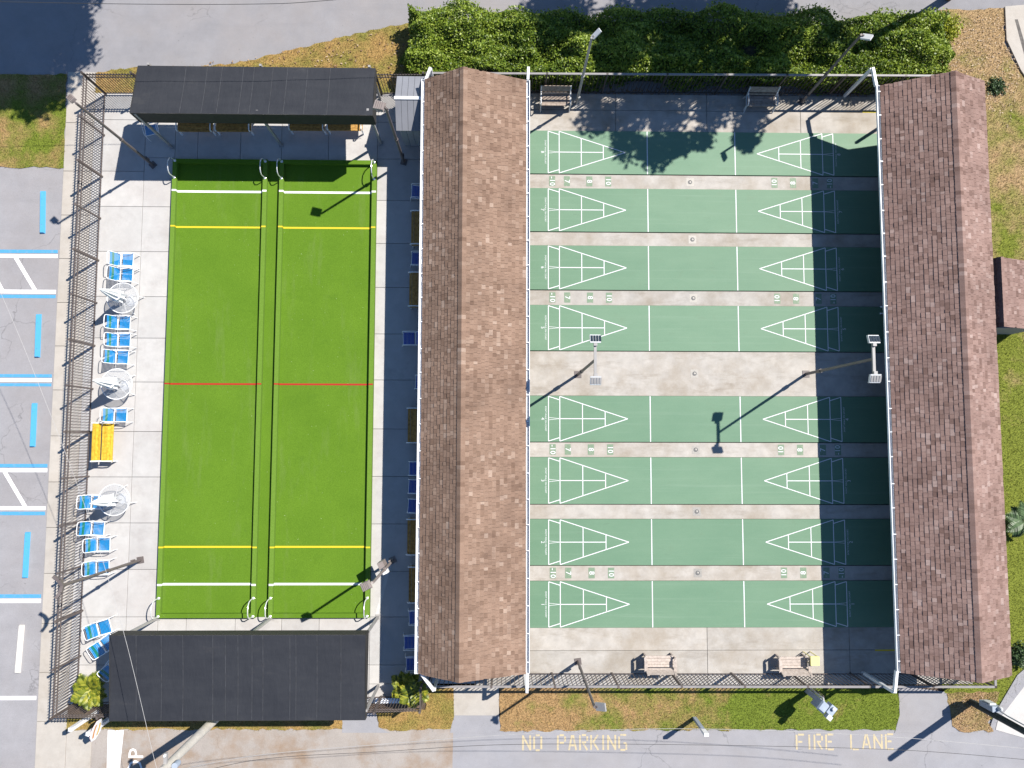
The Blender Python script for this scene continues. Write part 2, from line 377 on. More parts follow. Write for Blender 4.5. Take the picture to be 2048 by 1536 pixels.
def blades(name, mat, poly, dens, z0, h=.06, w=.016, **kw):
    q = sample(poly, dens); n = len(q); th = np.random.rand(n) * 2 * np.pi; ln = h * (.5 + np.random.rand(n))
    d = np.c_[np.cos(th), np.sin(th)] * w / 2; le = np.random.randn(n, 2) * .55
    A = np.c_[q - d, np.full(n, z0)]; B = np.c_[q + d, np.full(n, z0)]; T = np.c_[q + le * ln[:, None], z0 + ln]
    V = np.stack([A, B, T], 1).reshape(-1, 3)
    me = bpy.data.meshes.new(name); me.vertices.add(3 * n); me.vertices.foreach_set('co', V.ravel())
    me.loops.add(3 * n); me.loops.foreach_set('vertex_index', np.arange(3 * n)); me.polygons.add(n)
    me.polygons.foreach_set('loop_start', np.arange(n) * 3); me.polygons.foreach_set('loop_total', np.full(n, 3))
    me.materials.append(M[mat]); me.update(); me.validate()
    return link(name, me, None, kind='stuff', **kw)
def text_mesh(body, size, name):
    cu = bpy.data.curves.new(name, 'FONT'); cu.body = body; cu.size = size; cu.align_x = 'CENTER'; cu.align_y = 'CENTER'; cu.resolution_u = 2
    o = bpy.data.objects.new(name, cu); col.objects.link(o)
    me = bpy.data.meshes.new_from_object(o.evaluated_get(bpy.context.evaluated_depsgraph_get())); bpy.data.objects.remove(o); bpy.data.curves.remove(cu)
    return me
ORD = 'first second third fourth fifth sixth seventh eighth ninth tenth eleventh twelfth'.split()

# ---------------------------------------------------------------- ground, roads, lawns
def sheet(name, poly, z, mat, label, parent=None, kind='structure'):
    return MB().quad(*[(x, y, z) for x, y in poly]).build(name, mat, parent, label=label, kind=kind if not parent else None)
def rect(x0, x1, y0, y1): return [(x0, y0), (x1, y0), (x1, y1), (x0, y1)]
sheet('ground', rect(-300, 300, -300, 300), -.06, 'soil', 'brown bare soil under everything')
road_n = sheet('road', rect(-120, 120, 11.0, 90), -.036, 'road', 'grey asphalt road along the upper edge')
lot = sheet('parking_lot', rect(-120, -25.78, -60, 11.0), -.032, 'asphalt', 'grey asphalt car park beside the pavement')
lane = sheet('fire_lane', rect(-25.2, 120, -60, -13.2), -.036, 'lane', 'pale grey asphalt fire lane along the lower edge')
sheet('driveway', [(-24.780, -13.185), (-9.671, -13.152), (-9.724, -16.103), (-24.933, -16.015)], -.028, 'drive', 'rust stained tan driveway below the lower canopy')
def rough(poly, a=.05, step=.22):
    out = []
    for (xa, ya), (xb, yb) in zip(poly, poly[1:] + poly[:1]):
        L = math.hypot(xb - xa, yb - ya); n = int(min(L, 30) / step) + 1; nx_, ny_ = -(yb - ya) / max(L, .01), (xb - xa) / max(L, .01)
        for k in range(n):
            o = random.uniform(-a, a) if k else 0; out.append((xa + (xb - xa) * k / n + nx_ * o, ya + (yb - ya) * k / n + ny_ * o))
    return out
L_NW = [(-60, (-28.546, 12.930)[1]), (-25.829, 12.832), (-25.727, 8.878), (-60, (-28.334, 8.897)[1])]
L_N = [(-24.707, 12.866), (-23.814, 13.047), (-22.938, 13.185), (-19.961, 13.240), (-18.321, 13.517), (-16.681, 13.967), (-15.446, 14.305), (-13.793, 14.758), (-11.883, 15.195), (-10.464, 15.212), (-10.435, 12.186), (-24.670, 12.035)]
L_E = [(9.962, 13.405), (10.666, 16.048), (13.483, 16.173), (13.411, 14.649), (13.818, 13.776), (14.816, 12.368), (19.513, 12.200), (18.098, -10.495), (13.744, -10.600), (11.712, -13.144), (11.410, -13.181), (9.757, -12.118), (9.2, -11.0), (9.2, 11.5)]
L_SE = [(9.816, -12.137), (11.961, -12.106), (11.866, -12.414), (11.426, -13.277), (11.650, -13.622), (10.293, -13.616), (10.003, -13.405), (9.949, -12.791)]
L_S = [(-7.880, -11.885), (7.906, -11.938), (7.928, -12.975), (7.747, -13.567), (1.962, -13.524), (-7.854, -13.520)]
L_SW = [(-12.693, -12.799), (-10.786, -12.712), (-10.756, -11.914), (-9.681, -11.879), (-9.634, -12.906), (-9.785, -13.436), (-12.138, -13.501), (-12.587, -13.367)]
L_SC = [(-24.675, -12.960), (-14.010, -13.002), (-14.021, -13.437), (-19.490, -13.413), (-24.654, -13.429)]
for nm, poly, m, lab, dens in (
        ('lawn', L_NW, 'lawn_s', 'patchy lawn beside the upper left corner of the pavement', 500), ('lawn', L_N, 'lawn_n', 'dry olive grass strip behind the upper black canopy', 600),
        ('lawn', L_E, 'lawn_e', 'lawn along the right shelter, dry brown at its upper end', 550),
        ('lawn', L_SE, 'lawn_ne', 'small dry grass island around the dark pole', 700), ('lawn', L_S, 'lawn_ss', 'long grass strip between shuffleboard fence and fire lane', 650),
        ('lawn', L_SW, 'lawn_n', 'small square lawn beside the concrete walkway', 650), ('lawn', L_SC, 'lawn_n', 'thin grass strip below the lower black canopy', 650)):
    poly_ = poly; poly = rough(poly)
    vis = [(max(-30, min(15.5, x)), max(-16, min(18, y))) for x, y in poly]
    sheet(nm, poly, -.008 if poly_ is L_SE else -.012, m, lab)
    blades('grass', m, vis, dens, -.012, label='grass blades: ' + lab, cat='grass')
sheet('walkway', [(-9.682, -11.803), (-7.899, -11.809), (-7.896, -12.932), (-9.653, -12.925)], -.008, 'walk', 'concrete walkway through the grass strip')
sheet('walkway', [(-9.653, -12.925), (-7.896, -12.932), (-7.815, -13.595), (-9.804, -13.587)], -.020, 'lane', 'asphalt foot of the concrete walkway')
sheet('walkway', [(7.909, -11.861), (9.818, -12.099), (9.949, -12.791), (10.012, -13.673), (7.704, -13.663), (7.928, -12.975)], -.016, 'lane', 'grey walkway ending under the right shelter')
sheet('walkway', [(-14.012, -12.927), (-12.693, -12.799), (-12.587, -13.367), (-12.137, -13.577), (-14.000, -13.569)], -.020, 'lane', 'grey walkway beside the lower canopy')
sheet('gravel_pad', [(13.629, -10.872), (11.897, -13.029), (11.732, -13.565), (13.467, -14.051)], -.020, 'pale', 'pale gravel pad in the lower right corner')
MB().prism([(12.674, -11.451), (13.639, -10.678), (13.619, -11.066), (11.830, -13.182), (11.500, -13.411), (11.681, -12.952)], -.02, .03).build('kerb', 'lane', label='grey kerb round the pale gravel pad', kind='structure')
MB().prism([(13.485, 16.217), (15.021, 16.370), (14.805, 12.150), (14.016, 13.450), (13.480, 14.760)], -.02, .05).build('pavement', 'walk', label='pale concrete pavement in the upper right corner', kind='structure')
pav_ne = [o for o in bpy.data.objects if o.name.startswith('pavement')][-1]
MB().prism([(13.866, 15.647), (13.995, 15.648), (14.455, 13.674), (14.284, 13.672)], .05, .053).build('joint', 'joint', pav_ne)
# paving: single slabs with open joints
def slab(parent, poly, mat, z1=0.0, name='slab'):
    cx = sum(p[0] for p in poly) / len(poly); cy = sum(p[1] for p in poly) / len(poly); g = .0075
    q = []
    for x, y in poly: q.append((x - g * (1 if x > cx else -1), y - g * (1 if y > cy else -1)))
    r = [(x - .006 * (1 if x > cx else -1), y - .006 * (1 if y > cy else -1)) for x, y in q]
    mb = MB(); mb.hexa([(x, y, z1 - .10) for x, y in q], [(x, y, z1 - .006) for x, y in q]); i = len(mb.v)
    mb.f.pop(1); mb.v += [(x, y, z1) for x, y in r]; n = len(q); mb.f.append(tuple(i + k for k in range(n)))
    for k in range(n): mb.f.append((n + k, n + (k + 1) % n, i + (k + 1) % n, i + k))
    return mb.build(name, mat, parent)
def grid(parent, xs, ys, mat, z1=0.0):
    for a, b in zip(xs[:-1], xs[1:]):
        for c, d in zip(ys[:-1], ys[1:]): slab(parent, rect(min(a, b), max(a, b), min(c, d), max(c, d)), mat, z1)
pav = sheet('pavement', rect(-25.78, -24.62, -40, 12.95), -.040, 'joint', 'concrete pavement of square slabs along the car park')
ys = [12.93] + [10.774, 8.734, 6.900, 5.104, 3.302, 1.537, -0.234, -2.068, -3.886, -5.668, -7.454, -9.376, -11.243, -13.092, -14.998, -16.757]
grid(pav, (-25.78, -24.62), ys, 'walk', -.004)
grid(pav, (-24.62, (-23.653, -13.976)[0]), ((-24.481, -13.430)[1], (-24.409, -14.998)[1], -17), 'walk', -.006)
pat = sheet('patio', rect(-24.62, -8.8, -11.8, 12.1), -.046, 'joint', 'pale concrete patio of large slabs around the bocce courts')
TW, TE, TS, TN = -21.27, -12.99, -9.14, 9.22
wy = [7.272, 5.408, 3.560, 1.871, 0.096, -1.884, -3.686, -5.492, -7.301, -9.132]
jy = (-22.339, 10.912)[1]; j2 = (-24.284, 8.744)[1]
grid(pat, (-24.62, -22.5), [12.05, jy, j2] + wy + [(-22.280, -10.965)[1], -12.45], 'patio')
grid(pat, (-22.5, TW), [12.05, jy, TN + .1] + wy + [(-22.280, -10.965)[1], -12.45], 'patio')
nx = [TW] + [-20.356, -18.601, -16.925, -14.999] + [TE]
grid(pat, nx, [12.05, jy, TN], 'patio')
sx = [TW] + [-20.166, -18.258, -16.444, -14.979] + [TE]
grid(pat, sx, [TS, (-17.630, -10.978)[1], -12.45], 'patio')
ey = [12.05, jy, (-12.261, 9.356)[1]] + [7.608, 5.813, 3.992, 2.084, 0.215, -1.757, -3.651, -5.527, -7.386, -9.150] + [(-11.979, -10.994)[1], (-11.969, -11.719)[1]]
grid(pat, (TE, -8.82), ey, 'patio'); grid(pat, (TE, (-11.475, -12.140)[0]), ((-11.969, -11.719)[1], -12.45), 'patio')
MB().prism([(-12.309, -7.093), (-12.171, -7.093), (-12.673, -9.110), (-12.790, -9.110)], -.005, .003).build('trench_patch', 'stain', pat)

# ---------------------------------------------------------------- bocce courts
rows = [(a, b, y, w) for (a, b, w), y in zip((('white_line', 'turf_white', .09), ('yellow_line', 'turf_yellow', .072), ('red_line', 'turf_red', .07), ('yellow_line', 'turf_yellow', .072), ('white_line', 'turf_white', .09)), [7.913, 6.431, 0.025, -6.419, -7.867])]
BH, BW = .19, .17
for x0, x1, lab in ((-21.27, -17.43, 'green turf bocce court nearest the blue chairs by the fence'), (-16.93, -12.99, 'green turf bocce court nearest the tan roofed shelter')):
    e = empty('bocce_court', ((x0 + x1) / 2, 0, 0), label=lab, cat='bocce court', group='two turf bocce courts')
    hw = (x1 - x0) / 2
    b = MB(); b.box(-hw + BW, hw - BW, TS + BW, TN - BW, -.04, .018).build('turf_surface', 'turf', e)
    for s in (-1, 1):
        a, c = sorted((s * hw, s * (hw - BW)))
        MB().box(a, c, TS, TN, -.04, BH).build('side_board', 'turf_edge', e)
        a, c = (TN - BW, TN) if s > 0 else (TS, TS + BW)
        MB().box(-hw + BW, hw - BW, a, c, -.04, BH - .003).build('end_board', 'turf', e)
    for nm, m, y, w in rows:
        q = MB(); k = hw - BW
        q.box(-k + .004, k - .004, y - w / 2, y + w / 2, .0185, .0225)
        for s in (-1, 1):
            q.box(*sorted((s * (hw - .002), s * k)), y - w * .42, y + w * .42, BH + .0005, BH + .004)
            q.box(*sorted((s * k, s * (k - .004))), y - w * .42, y + w * .42, .02, BH + .004)
        q.build(nm, m, e)
sheet('turf_strip', rect(-17.43, -16.93, TS, TN), .004, 'turf', 'narrow green turf strip between the bocce courts')

# ---------------------------------------------------------------- shuffleboard deck and courts
FT = .3048
deck = sheet('court_deck', rect(-10.7, 10.9, -11.82, 12.25), -.046, 'joint', 'weathered concrete deck under the shuffleboard courts')
LN = {8: (8.79, 10.61), 7: (6.36, 8.17), 6: (3.94, 5.77), 5: (1.44, 3.30), 4: (-2.25, -.40), 3: (-4.73, -2.87), 2: (-7.14, -5.33), 1: (-9.57, -7.76)}
gaps = {}
order = [8, 7, 6, 5, 4, 3, 2, 1]
for a, b in zip(order[:-1], order[1:]): gaps[(a, b)] = slab(deck, rect(-7.92, 7.92, LN[b][1], LN[a][0] - .025), 'deck', name='strip')
xj = [-8.82] + [-3.127, 0.685, 4.619] + [10.9]
for c, d in ((10.61, (-1.688, 11.526)[1]), ((-1.688, 11.526)[1], 12.22)): grid(deck, xj, (c, d), 'deck')
grid(deck, [-8.82] + [0.332, 6.006] + [10.9], (-9.57, (-1.943, -10.464)[1], -11.8), 'deck')
grid(deck, (-8.82, -7.92), (-9.57, -4, 1, 6, 10.61), 'deck'); grid(deck, (7.92, 10.9), (-9.57, -4, 1, 6, 10.61), 'deck')
MB().box(*sorted(((7.245, 11.552)[0], (7.985, 11.560)[0])), (7.561, 11.523)[1], (7.563, 11.588)[1], -.002, .003).build('yellow_edge', 'turf_yellow', deck)
MB().box(*sorted(((7.019, -10.467)[0], (8.020, -10.469)[0])), (7.418, -10.507)[1], (7.420, -10.449)[1], -.002, .003).build('yellow_edge', 'turf_yellow', deck)
def stroke(mb, a, b, w, z):
    a, b = Vector((*a, 0)), Vector((*b, 0)); d = (b - a).normalized(); n = Vector((-d.y, d.x, 0)) * w / 2
    mb.quad(*[(p.x, p.y, z) for p in (a - n, b - n, b + n, a + n)])
txt = text_mesh("DON'T WALK ON COURT", .085, 'lettering'); txt.materials.append(M['white_paint'])
num = {}
for k in list(range(1, 9)):
    num[k] = text_mesh(str(k), .19, 'court_number'); num[k].materials.append(M['white_paint'])
for n in order:
    y0, y1 = LN[n]; cy = (y0 + y1) / 2; H = (y1 - y0) / 2 - .025; Z = .0335
    side = {8: 'in leafy tree shadow, nearest the hedge', 1: 'nearest the two pinkish wooden benches', 5: 'just above the wide middle strip', 4: 'just below the wide middle strip', 7: 'second from the hedge', 6: 'third from the hedge', 3: 'third from the lower fence', 2: 'second from the lower fence'}[n]
    e = empty('shuffleboard_court', (0, cy, 0), label='green shuffleboard court number %d, %s' % (n, side), cat='shuffleboard court', group='shuffleboard courts')
    MB().box(-7.90, 7.90, -(y1 - y0) / 2, (y1 - y0) / 2, -.06, .030).build('surface', 'court', e)
    for xl in (20, 32):
        q = MB(); stroke(q, ((xl - 26) * FT, -(y1 - y0) / 2 + .004), ((xl - 26) * FT, (y1 - y0) / 2 - .004), .036, Z); q.build('lag_line', 'white_paint', e)
    for s in (1, -1):
        X = lambda ft: -s * (26 - ft) * FT
        q = MB(); W = .031; zi = [0]
        def st(a, b, w=W):
            zi[0] += 1; stroke(q, a, b, w, Z + zi[0] * .00025)
        st((X(6.5), -H), (X(6.5), H)); st((X(8), -H), (X(8), H))
        for t_ in (-1, 1):
            st((X(6.5), t_ * H), (X(8), t_ * H * .84)); st((X(8), t_ * H), (X(17), 0)); st((X(6.5), t_ * .05), (X(8), 0), .014)
        st((X(11), -H * 2 / 3), (X(11), H * 2 / 3)); st((X(14), -H / 3), (X(14), H / 3)); st((X(8), 0), (X(14), 0))
        q.build('scoring_diagram', 'white_paint', e)
        o = link('lettering', txt, e, (X(6.13), 0, Z), -s * math.pi / 2, kind='stuff'); o = link('court_number', num[n], e, (X(5.72), 0, Z), -s * math.pi / 2)
nums = {}
for b in ('-10', '7', '8', '10'):
    nums[b] = text_mesh(b, .30, 'numeral'); nums[b].materials.append(M['white_paint'])
pan = MB().box(-.125, .125, -.21, .21, .0005, .0035).mesh('number_panel', M['number_panel'])
for (a, b) in ((8, 7), (6, 5), (4, 3), (2, 1)):
    cy = (LN[a][0] + LN[b][1]) / 2
    for s in (1, -1):
        for tx, ft in (('-10', 7.05), ('7', 9.05), ('8', 12.1), ('10', 14.65)):
            x = -s * (26 - ft) * FT; st_ = gaps[(a, b)]
            p = link('number_panel', pan, st_, (x, cy, 0)); o = link('numeral', nums[tx], st_, (x, cy, .0042), -s * math.pi / 2)
DL = ['in the strip nearest the hedge', 'in the plain strip second from the hedge', 'in the numbered strip above the middle', 'on the wide middle strip', 'in the numbered strip just below the middle', 'in the plain strip second from the lower fence', 'in the numbered strip nearest the lower fence']
for i, (a, b) in enumerate(gaps):
    cy = (LN[a][0] + LN[b][1]) / 2; x = .0 + (-.06 if a == 8 else .0)
    e = empty('floor_drain', (x, cy, 0), label='small round floor drain %s' % DL[i], cat='drain', group='floor drains between the courts')
    MB().box(-.16, .16, -.17, .17, .0005, .003).build('drain_surround', 'drain', e)
    MB().lathe([(.0, .0034), (.088, .0034), (.088, .008), (.0, .008)], 20).build('drain_rim', 'drain_dark', e); MB().lathe([(.0, .008), (.05, .008), (.045, .012), (.0, .012)], 16).build('drain_cover', 'drain', e)

# ---------------------------------------------------------------- car park paint and wheel stops
def stripe(nm, m, pts, parent=lot, z=-.0275): MB().quad(*[(x, y, z) for x, y in pts]).build(nm, m, parent)
XE = -25.80
SC = [('b', .14), ('w', .15), ('w', .15), ('b', .14), ('b', .13), ('w', .14), ('b', .12), ('b', .14), ('w', .15), ('w', .15), ('b', .14), ('b', .14), ('w', .16), ('w', .15)]
for (c, w), y in zip(SC, [5.391, 5.206, 3.742, 3.548, 0.332, 0.161, -0.029, -3.248, -3.426, -4.917, -5.122, -8.329, -8.511, -12.211]):
    stripe('parking_stripe', {'b': 'blue_lot', 'w': 'white_lot'}[c], rect(-40, XE - .05, y - w / 2, y + w / 2))
for a, b in (((-27.537, 5.151), (-26.669, 3.784)), ((-28.775, 5.142), (-27.984, 3.776)), ((-27.525, -3.477), (-26.633, -4.868)), ((-28.698, -3.478), (-27.842, -4.869))):
    q = MB(); stroke(q, a, b, .15, -.0232); q.build('hatch_stripe', 'white_lot', lot)
def ws(xa, ya, xb, yb, m, lab):
    a, b = Vector((xa, ya, 0)), Vector((xb, yb, 0)); L = (b - a).length
    q = MB(); w0, w1, h = .10, .065, .11; l2 = L / 2
    q.hexa([(-w0, -l2, 0), (w0, -l2, 0), (w0, l2, 0), (-w0, l2, 0)], [(-w1, -l2 + .03, h), (w1, -l2 + .03, h), (w1, l2 - .03, h), (-w1, l2 - .03, h)])
    d = b - a; o = q.build('wheel_stop', m, loc=((xa + xb) / 2, (ya + yb) / 2, -.032), rz=math.atan2(d.y, d.x) - math.pi / 2, label=lab, cat='wheel stop', group='wheel stops in the car park')
    rods = MB()
    for s in (-1, 1): rods.lathe([(0, .1095), (.014, .1095), (.014, .113), (0, .113)], 8, (0, s * l2 * .6))
    rods.build('anchor_pin', 'drain_dark', o)
ws(*(-26.549, 7.889), *(-26.483, 6.126), 'blue_stop', 'blue concrete wheel stop nearest the upper lawn')
ws(*(-26.472, 2.827), *(-26.446, 1.067), 'blue_stop', 'blue wheel stop between the hatched bay and the double blue line')
ws(*(-26.465, -0.758), *(-26.457, -2.507), 'blue_stop', 'blue wheel stop below the double blue line')
ws(*(-26.477, -5.844), *(-26.494, -7.626), 'blue_stop', 'lowest blue wheel stop, beside the lower blue chairs')
ws(*(-26.529, -9.430), *(-26.600, -11.256), 'cream_stop', 'worn cream wheel stop in the lower left bay')
# road lettering
def letters(body, x0, y0, h, w, gap, m, parent, z):
    S = {'N': [((0, 0), (0, 1)), ((0, .93), (1, .07)), ((1, 0), (1, 1))], 'O': [((0, .08), (0, .92)), ((.22, 1), (.78, 1)), ((1, .92), (1, .08)), ((.78, 0), (.22, 0))],
         'P': [((0, 0), (0, 1)), ((.25, 1), (.85, 1)), ((1, .92), (1, .56)), ((.85, .5), (.25, .5))], 'A': [((0, 0), (.42, 1)), ((1, 0), (.58, 1)), ((.3, .32), (.7, .32))],
         'R': [((0, 0), (0, 1)), ((.25, 1), (.85, 1)), ((1, .92), (1, .6)), ((.85, .52), (.25, .52)), ((.45, .45), (1, 0))], 'K': [((0, 0), (0, 1)), ((.22, .5), (.95, 1)), ((.3, .52), (1, 0))],
         'I': [((.5, 0), (.5, 1))], 'G': [((0, .1), (0, .9)), ((.18, 1), (1, 1)), ((.18, 0), (.85, 0)), ((1, 0), (1, .42)), ((.6, .45), (1, .45))],
         'F': [((0, 0), (0, 1)), ((.2, 1), (1, 1)), ((.2, .52), (.75, .52))], 'E': [((0, 0), (0, 1)), ((.2, 1), (1, 1)), ((.2, .52), (.75, .52)), ((.2, 0), (1, 0))], 'L': [((0, 0), (0, 1)), ((.2, 0), (1, 0))]}
    x = x0
    for ch in body:
        if ch == ' ': x += w + gap * 1.4; continue
        ww = w * (.28 if ch == 'I' else 1); q = MB()
        for k, (a, b) in enumerate(S[ch]): stroke(q, (x + a[0] * ww, y0 + a[1] * h), (x + b[0] * ww, y0 + b[1] * h), .072, z + k * .0003)
        q.build('letter', m, parent); x += ww + gap
yb = (-5.120, -14.269)[1]; yt = (-5.118, -13.702)[1]
x0, x1 = (-6.955, -13.977)[0], (-3.337, -13.994)[0]; n_ = x1 - x0; letters('NO PARKING', x0, yb, yt - yb, n_ * .078, n_ * .042, 'yellow_letter', lane, -.032)
x0, x1 = (3.808, -14.026)[0], (7.055, -14.041)[0]; n_ = x1 - x0; letters('FIRE LANE', x0, yb - .02, yt - yb, n_ * .092, n_ * .05, 'yellow_letter', lane, -.032)
drv = [o for o in bpy.data.objects if o.name.startswith('driveway')][0]
MB().quad(*[(x, y, -.024) for x, y in ((-23.011, -16.026), (-22.611, -16.028), (-22.430, -13.438), (-23.044, -13.436))]).build('stop_bar', 'white_lot', drv)
for ch, p in (('P', (-21.896, -14.321)), ('O', (-21.913, -14.862)), ('T', (-21.949, -15.401)), ('S', (-21.967, -15.921))):
    me = text_mesh(ch, .82, 'letter'); me.materials.append(M['white_lot']); link('letter', me, drv, (p[0], p[1], -.024), math.pi / 2)

# ---------------------------------------------------------------- shelters with shingled roofs
def slope_pieces(x_e, z_e, x_r, z_r, y0, y1, e=.152):
    d = Vector((x_r - x_e, 0, z_r - z_e)); L = d.length; d /= L
    n = Vector((-d.z, 0, d.x)) if d.x > 0 else Vector((d.z, 0, -d.x))
    N = int(round(L / e)); e = L / N; out = []
    for k in range(N):
        y = y0 - random.random() * .2
        while y < y1:
            w = random.choice((.12, .14, .16, .18, .2, .24)) * random.uniform(.85, 1.15); a, b = max(y, y0), min(y + w, y1); y += w
            if b - a < .03: continue
            out.append((k, a + .004, b - .004))
    return d, n, e, L, out
def shingle_pts(x_e, z_e, d, n, e, L, k, a, b, lift):
    p0 = Vector((x_e, 0, z_e)) + d * (k * e - .012); p1 = Vector((x_e, 0, z_e)) + d * min(L, (k + 1) * e + .02)
    lo, hi = p0 + n * (.010 + lift), p1 + n * .003
    f = lambda p, y: (p.x, y, p.z)
    return [f(lo, a), f(lo, b), f(hi, b), f(hi, a), f(p0, a), f(p0, b), f(p1, b), f(p1, a)]
SF = [(0, 1, 2, 3), (4, 5, 1, 0), (5, 6, 2, 1), (7, 4, 0, 3)]
def make_roof(parent, xw, xr, xe, zw, zr, ze, y0, y1, mat, single, nsingle, overall_tone=0.0):
    T = .06
    prof = [(xw, zw - .004), (xr, zr - .004), (xe, ze - .004), (xe, ze - T), (xr, zr - T), (xw, zw - T)]
    q = MB(); i = len(q.v); m = len(prof); yy = (y0 + .02, y1 - .02)
    q.v += [(x, yy[0], z) for x, z in prof] + [(x, yy[1], z) for x, z in prof]
    for k in range(m): q.f.append((k, (k + 1) % m, m + (k + 1) % m, m + k))
    for s in (0, m): q.f.append((s + 0, s + 1, s + 4, s + 5)); q.f.append((s + 1, s + 2, s + 3, s + 4))
    rd = q.build('roof_deck', 'deck_wood', parent)
    allp = []
    for sx_, (x_e, z_e) in enumerate(((xw, zw), (xe, ze))):
        d, n, e, L, out = slope_pieces(x_e, z_e, xr, zr, y0, y1)
        for k, a, b in out: allp.append((x_e, z_e, d, n, e, L, k, a, b))
    C = Vector(cam.location)
    def dist(p): return ((Vector((p[0], (p[7] + p[8]) / 2, p[1])) + p[2] * p[6] * p[4]) - C).length
    allp.sort(key=dist); cache = {}
    for p in allp[:nsingle]:
        key = (p[0], p[6], random.randint(0, 1)); a, b = p[7], p[8]
        if key not in cache:
            mb = MB(); mb.v = shingle_pts(*p[:7], -.5, .5, (.004, .014)[key[2]]); mb.f = list(SF); cache[key] = mb.mesh('shingle', M[single])
        o = link('shingle', cache[key], parent, (0, (a + b) / 2, 0)); o.scale = (1, b - a, 1)
    q = MB()
    for p in allp[nsingle:]:
        i = len(q.v); q.v += shingle_pts(*p, random.choice((.002, .006, .012, .016))); q.f += [tuple(i + c for c in f) for f in SF]; t_ = random.random(); q.t += [t_] * 4
    q.build('shingle_field', mat, parent, kind='stuff')
    q = MB(); y = y0
    while y < y1:
        t_ = random.random()
        for s, (x_, z_) in ((-1, (xw, zw)), (1, (xe, ze))):
            d = (Vector((x_, 0, z_)) - Vector((xr, 0, zr))).normalized(); p = Vector((xr, 0, zr + .028)); e_ = p + d * .17
            q.quad((p.x, y, p.z), (p.x, min(y + .17, y1), p.z + .012), (e_.x, min(y + .17, y1), e_.z + .012), (e_.x, y, e_.z)); q.t += [t_]
        y += .15
    q.build('ridge_cap', mat, parent, kind='stuff')
def gutter(parent, x, s, z, y0, y1, hs):
    w = .15; xa, xb = (x, x + s * w)
    q = MB(); q.box(*sorted((xb - s * .026, xb)), y0, y1, z - .10, z + .012); q.box(*sorted((xa, xb - s * .026)), y0, y1, z - .10, z - .085); q.box(*sorted((xa - s * .016, xa)), y0, y1, z - .10, z - .012)
    for yy in (y0, y1 - .01): q.box(*sorted((xa, xb - s * .026)), yy, yy + .01, z - .088, z + .005)
    gt = q.build('gutter', 'white', parent); h = MB().box(*sorted((xa - s * .05, xb - s * .026)), -.014, .014, z + .001, z + .010).mesh('gutter_hanger', M['white'])
    y = y0 + .4
    while y < y1 - .1: link('gutter_hanger', h, gt, (0, y, 0)); y += hs * random.uniform(.92, 1.08)
def shelter(label, xw, xr, xe, ze, zr, y0, y1, mat, single, wall_x, court_side, z_out=None):
    e = empty('shelter', (0, 0, 0), label=label, cat='shelter', group='open shelters beside the courts')
    make_roof(e, xw, xr, xe, ze, zr, z_out or ze, y0, y1, mat, single, 300)
    MB().box(wall_x - .06, wall_x + .06, y0 + .3, y1 - .3, 0, ze + .1).build('wall', 'wall_brown', e)
    zw_ = ze
    for x in (xw, xe):
        ze = (z_out or zw_) if x == xe else zw_; s = 1 if x == xe else -1; PI_ = 1.75 if abs(x - wall_x) > 1.6 else .42
        MB().box(*sorted((x - s * .02, x - s * .055)), y0 + .02, y1 - .02, ze - .16, ze - .062).build('fascia', 'fascia', e)
        for k in range(7):
            y = y0 + .25 + (y1 - y0 - .5) * k / 6
            MB().box(x - s * PI_ - .05, x - s * PI_ + .05, y - .05, y + .05, 0, ze - .05).build('post', 'white', e)
        MB().box(*sorted((x - s * .25, x - s * .35)), y0 + .3, y1 - .3, ze - .24, ze - .07).build('beam', 'fascia', e)
    return e
ZE, ZR = 2.5, 3.48
shL = shelter('long open shelter with tan brown shingle roof between bocce and shuffleboard courts', -10.80, -9.30, -6.95, ZE, ZR, -10.62, 11.56, 'shL', 'shL1', -8.87, 1)
gutter(shL, -10.80, -1, ZE, -10.60, 11.55, .95); gutter(shL, -6.95, 1, ZE, -10.60, 11.55, .95)
shR = shelter('long open shelter with darker brown shingle roof at the right end of the courts', 6.74, 8.93, 10.50, ZE, 3.70, -10.62, 11.50, 'shR', 'shR1', 10.08, -1, 2.95)
gutter(shR, 6.74, -1, ZE, -10.60, 11.49, .95)
for (xa, ya), (xb, yb_), par in (((-10.800, 11.517), (-10.614, 12.035), shL), ((-6.870, 11.600), (-6.852, 12.097), shL), ((-10.722, -10.593), (-10.247, -11.210), shL), ((-6.874, -10.605), (-6.892, -11.291), shL),
                                 ((6.610, 11.507), (6.498, 12.228), shR), ((6.607, -10.556), (6.505, -11.337), shR)):
    MB().bar((xa, ya, 2.42), (xb, yb_, 2.42), .095, .14).build('outrigger_beam', 'white', par)
    MB().box(xb - .05, xb + .05, yb_ - .05, yb_ + .05, 0, 2.335).build('outrigger_post', 'white', par)
wing = empty('annex', (0, 0, 0), label='small shingled annex joined to the right shelter', cat='annex')
ax0 = (10.840, 3.463)[0]; axr = (10.923, 3.375)[0]; ay1 = (11.221, 4.730)[1]; ay0 = (11.094, 2.072)[1]
make_roof(wing, ax0 - .2, axr, axr + 2.4, 2.30, 2.78, 1.75, ay0, ay1, 'shR', 'shR1', 0)
MB().box(ax0 + .1, axr + 2.2, ay0 + .12, ay1 - .12, 0, 1.72).build('wall', 'wall_grey', wing)

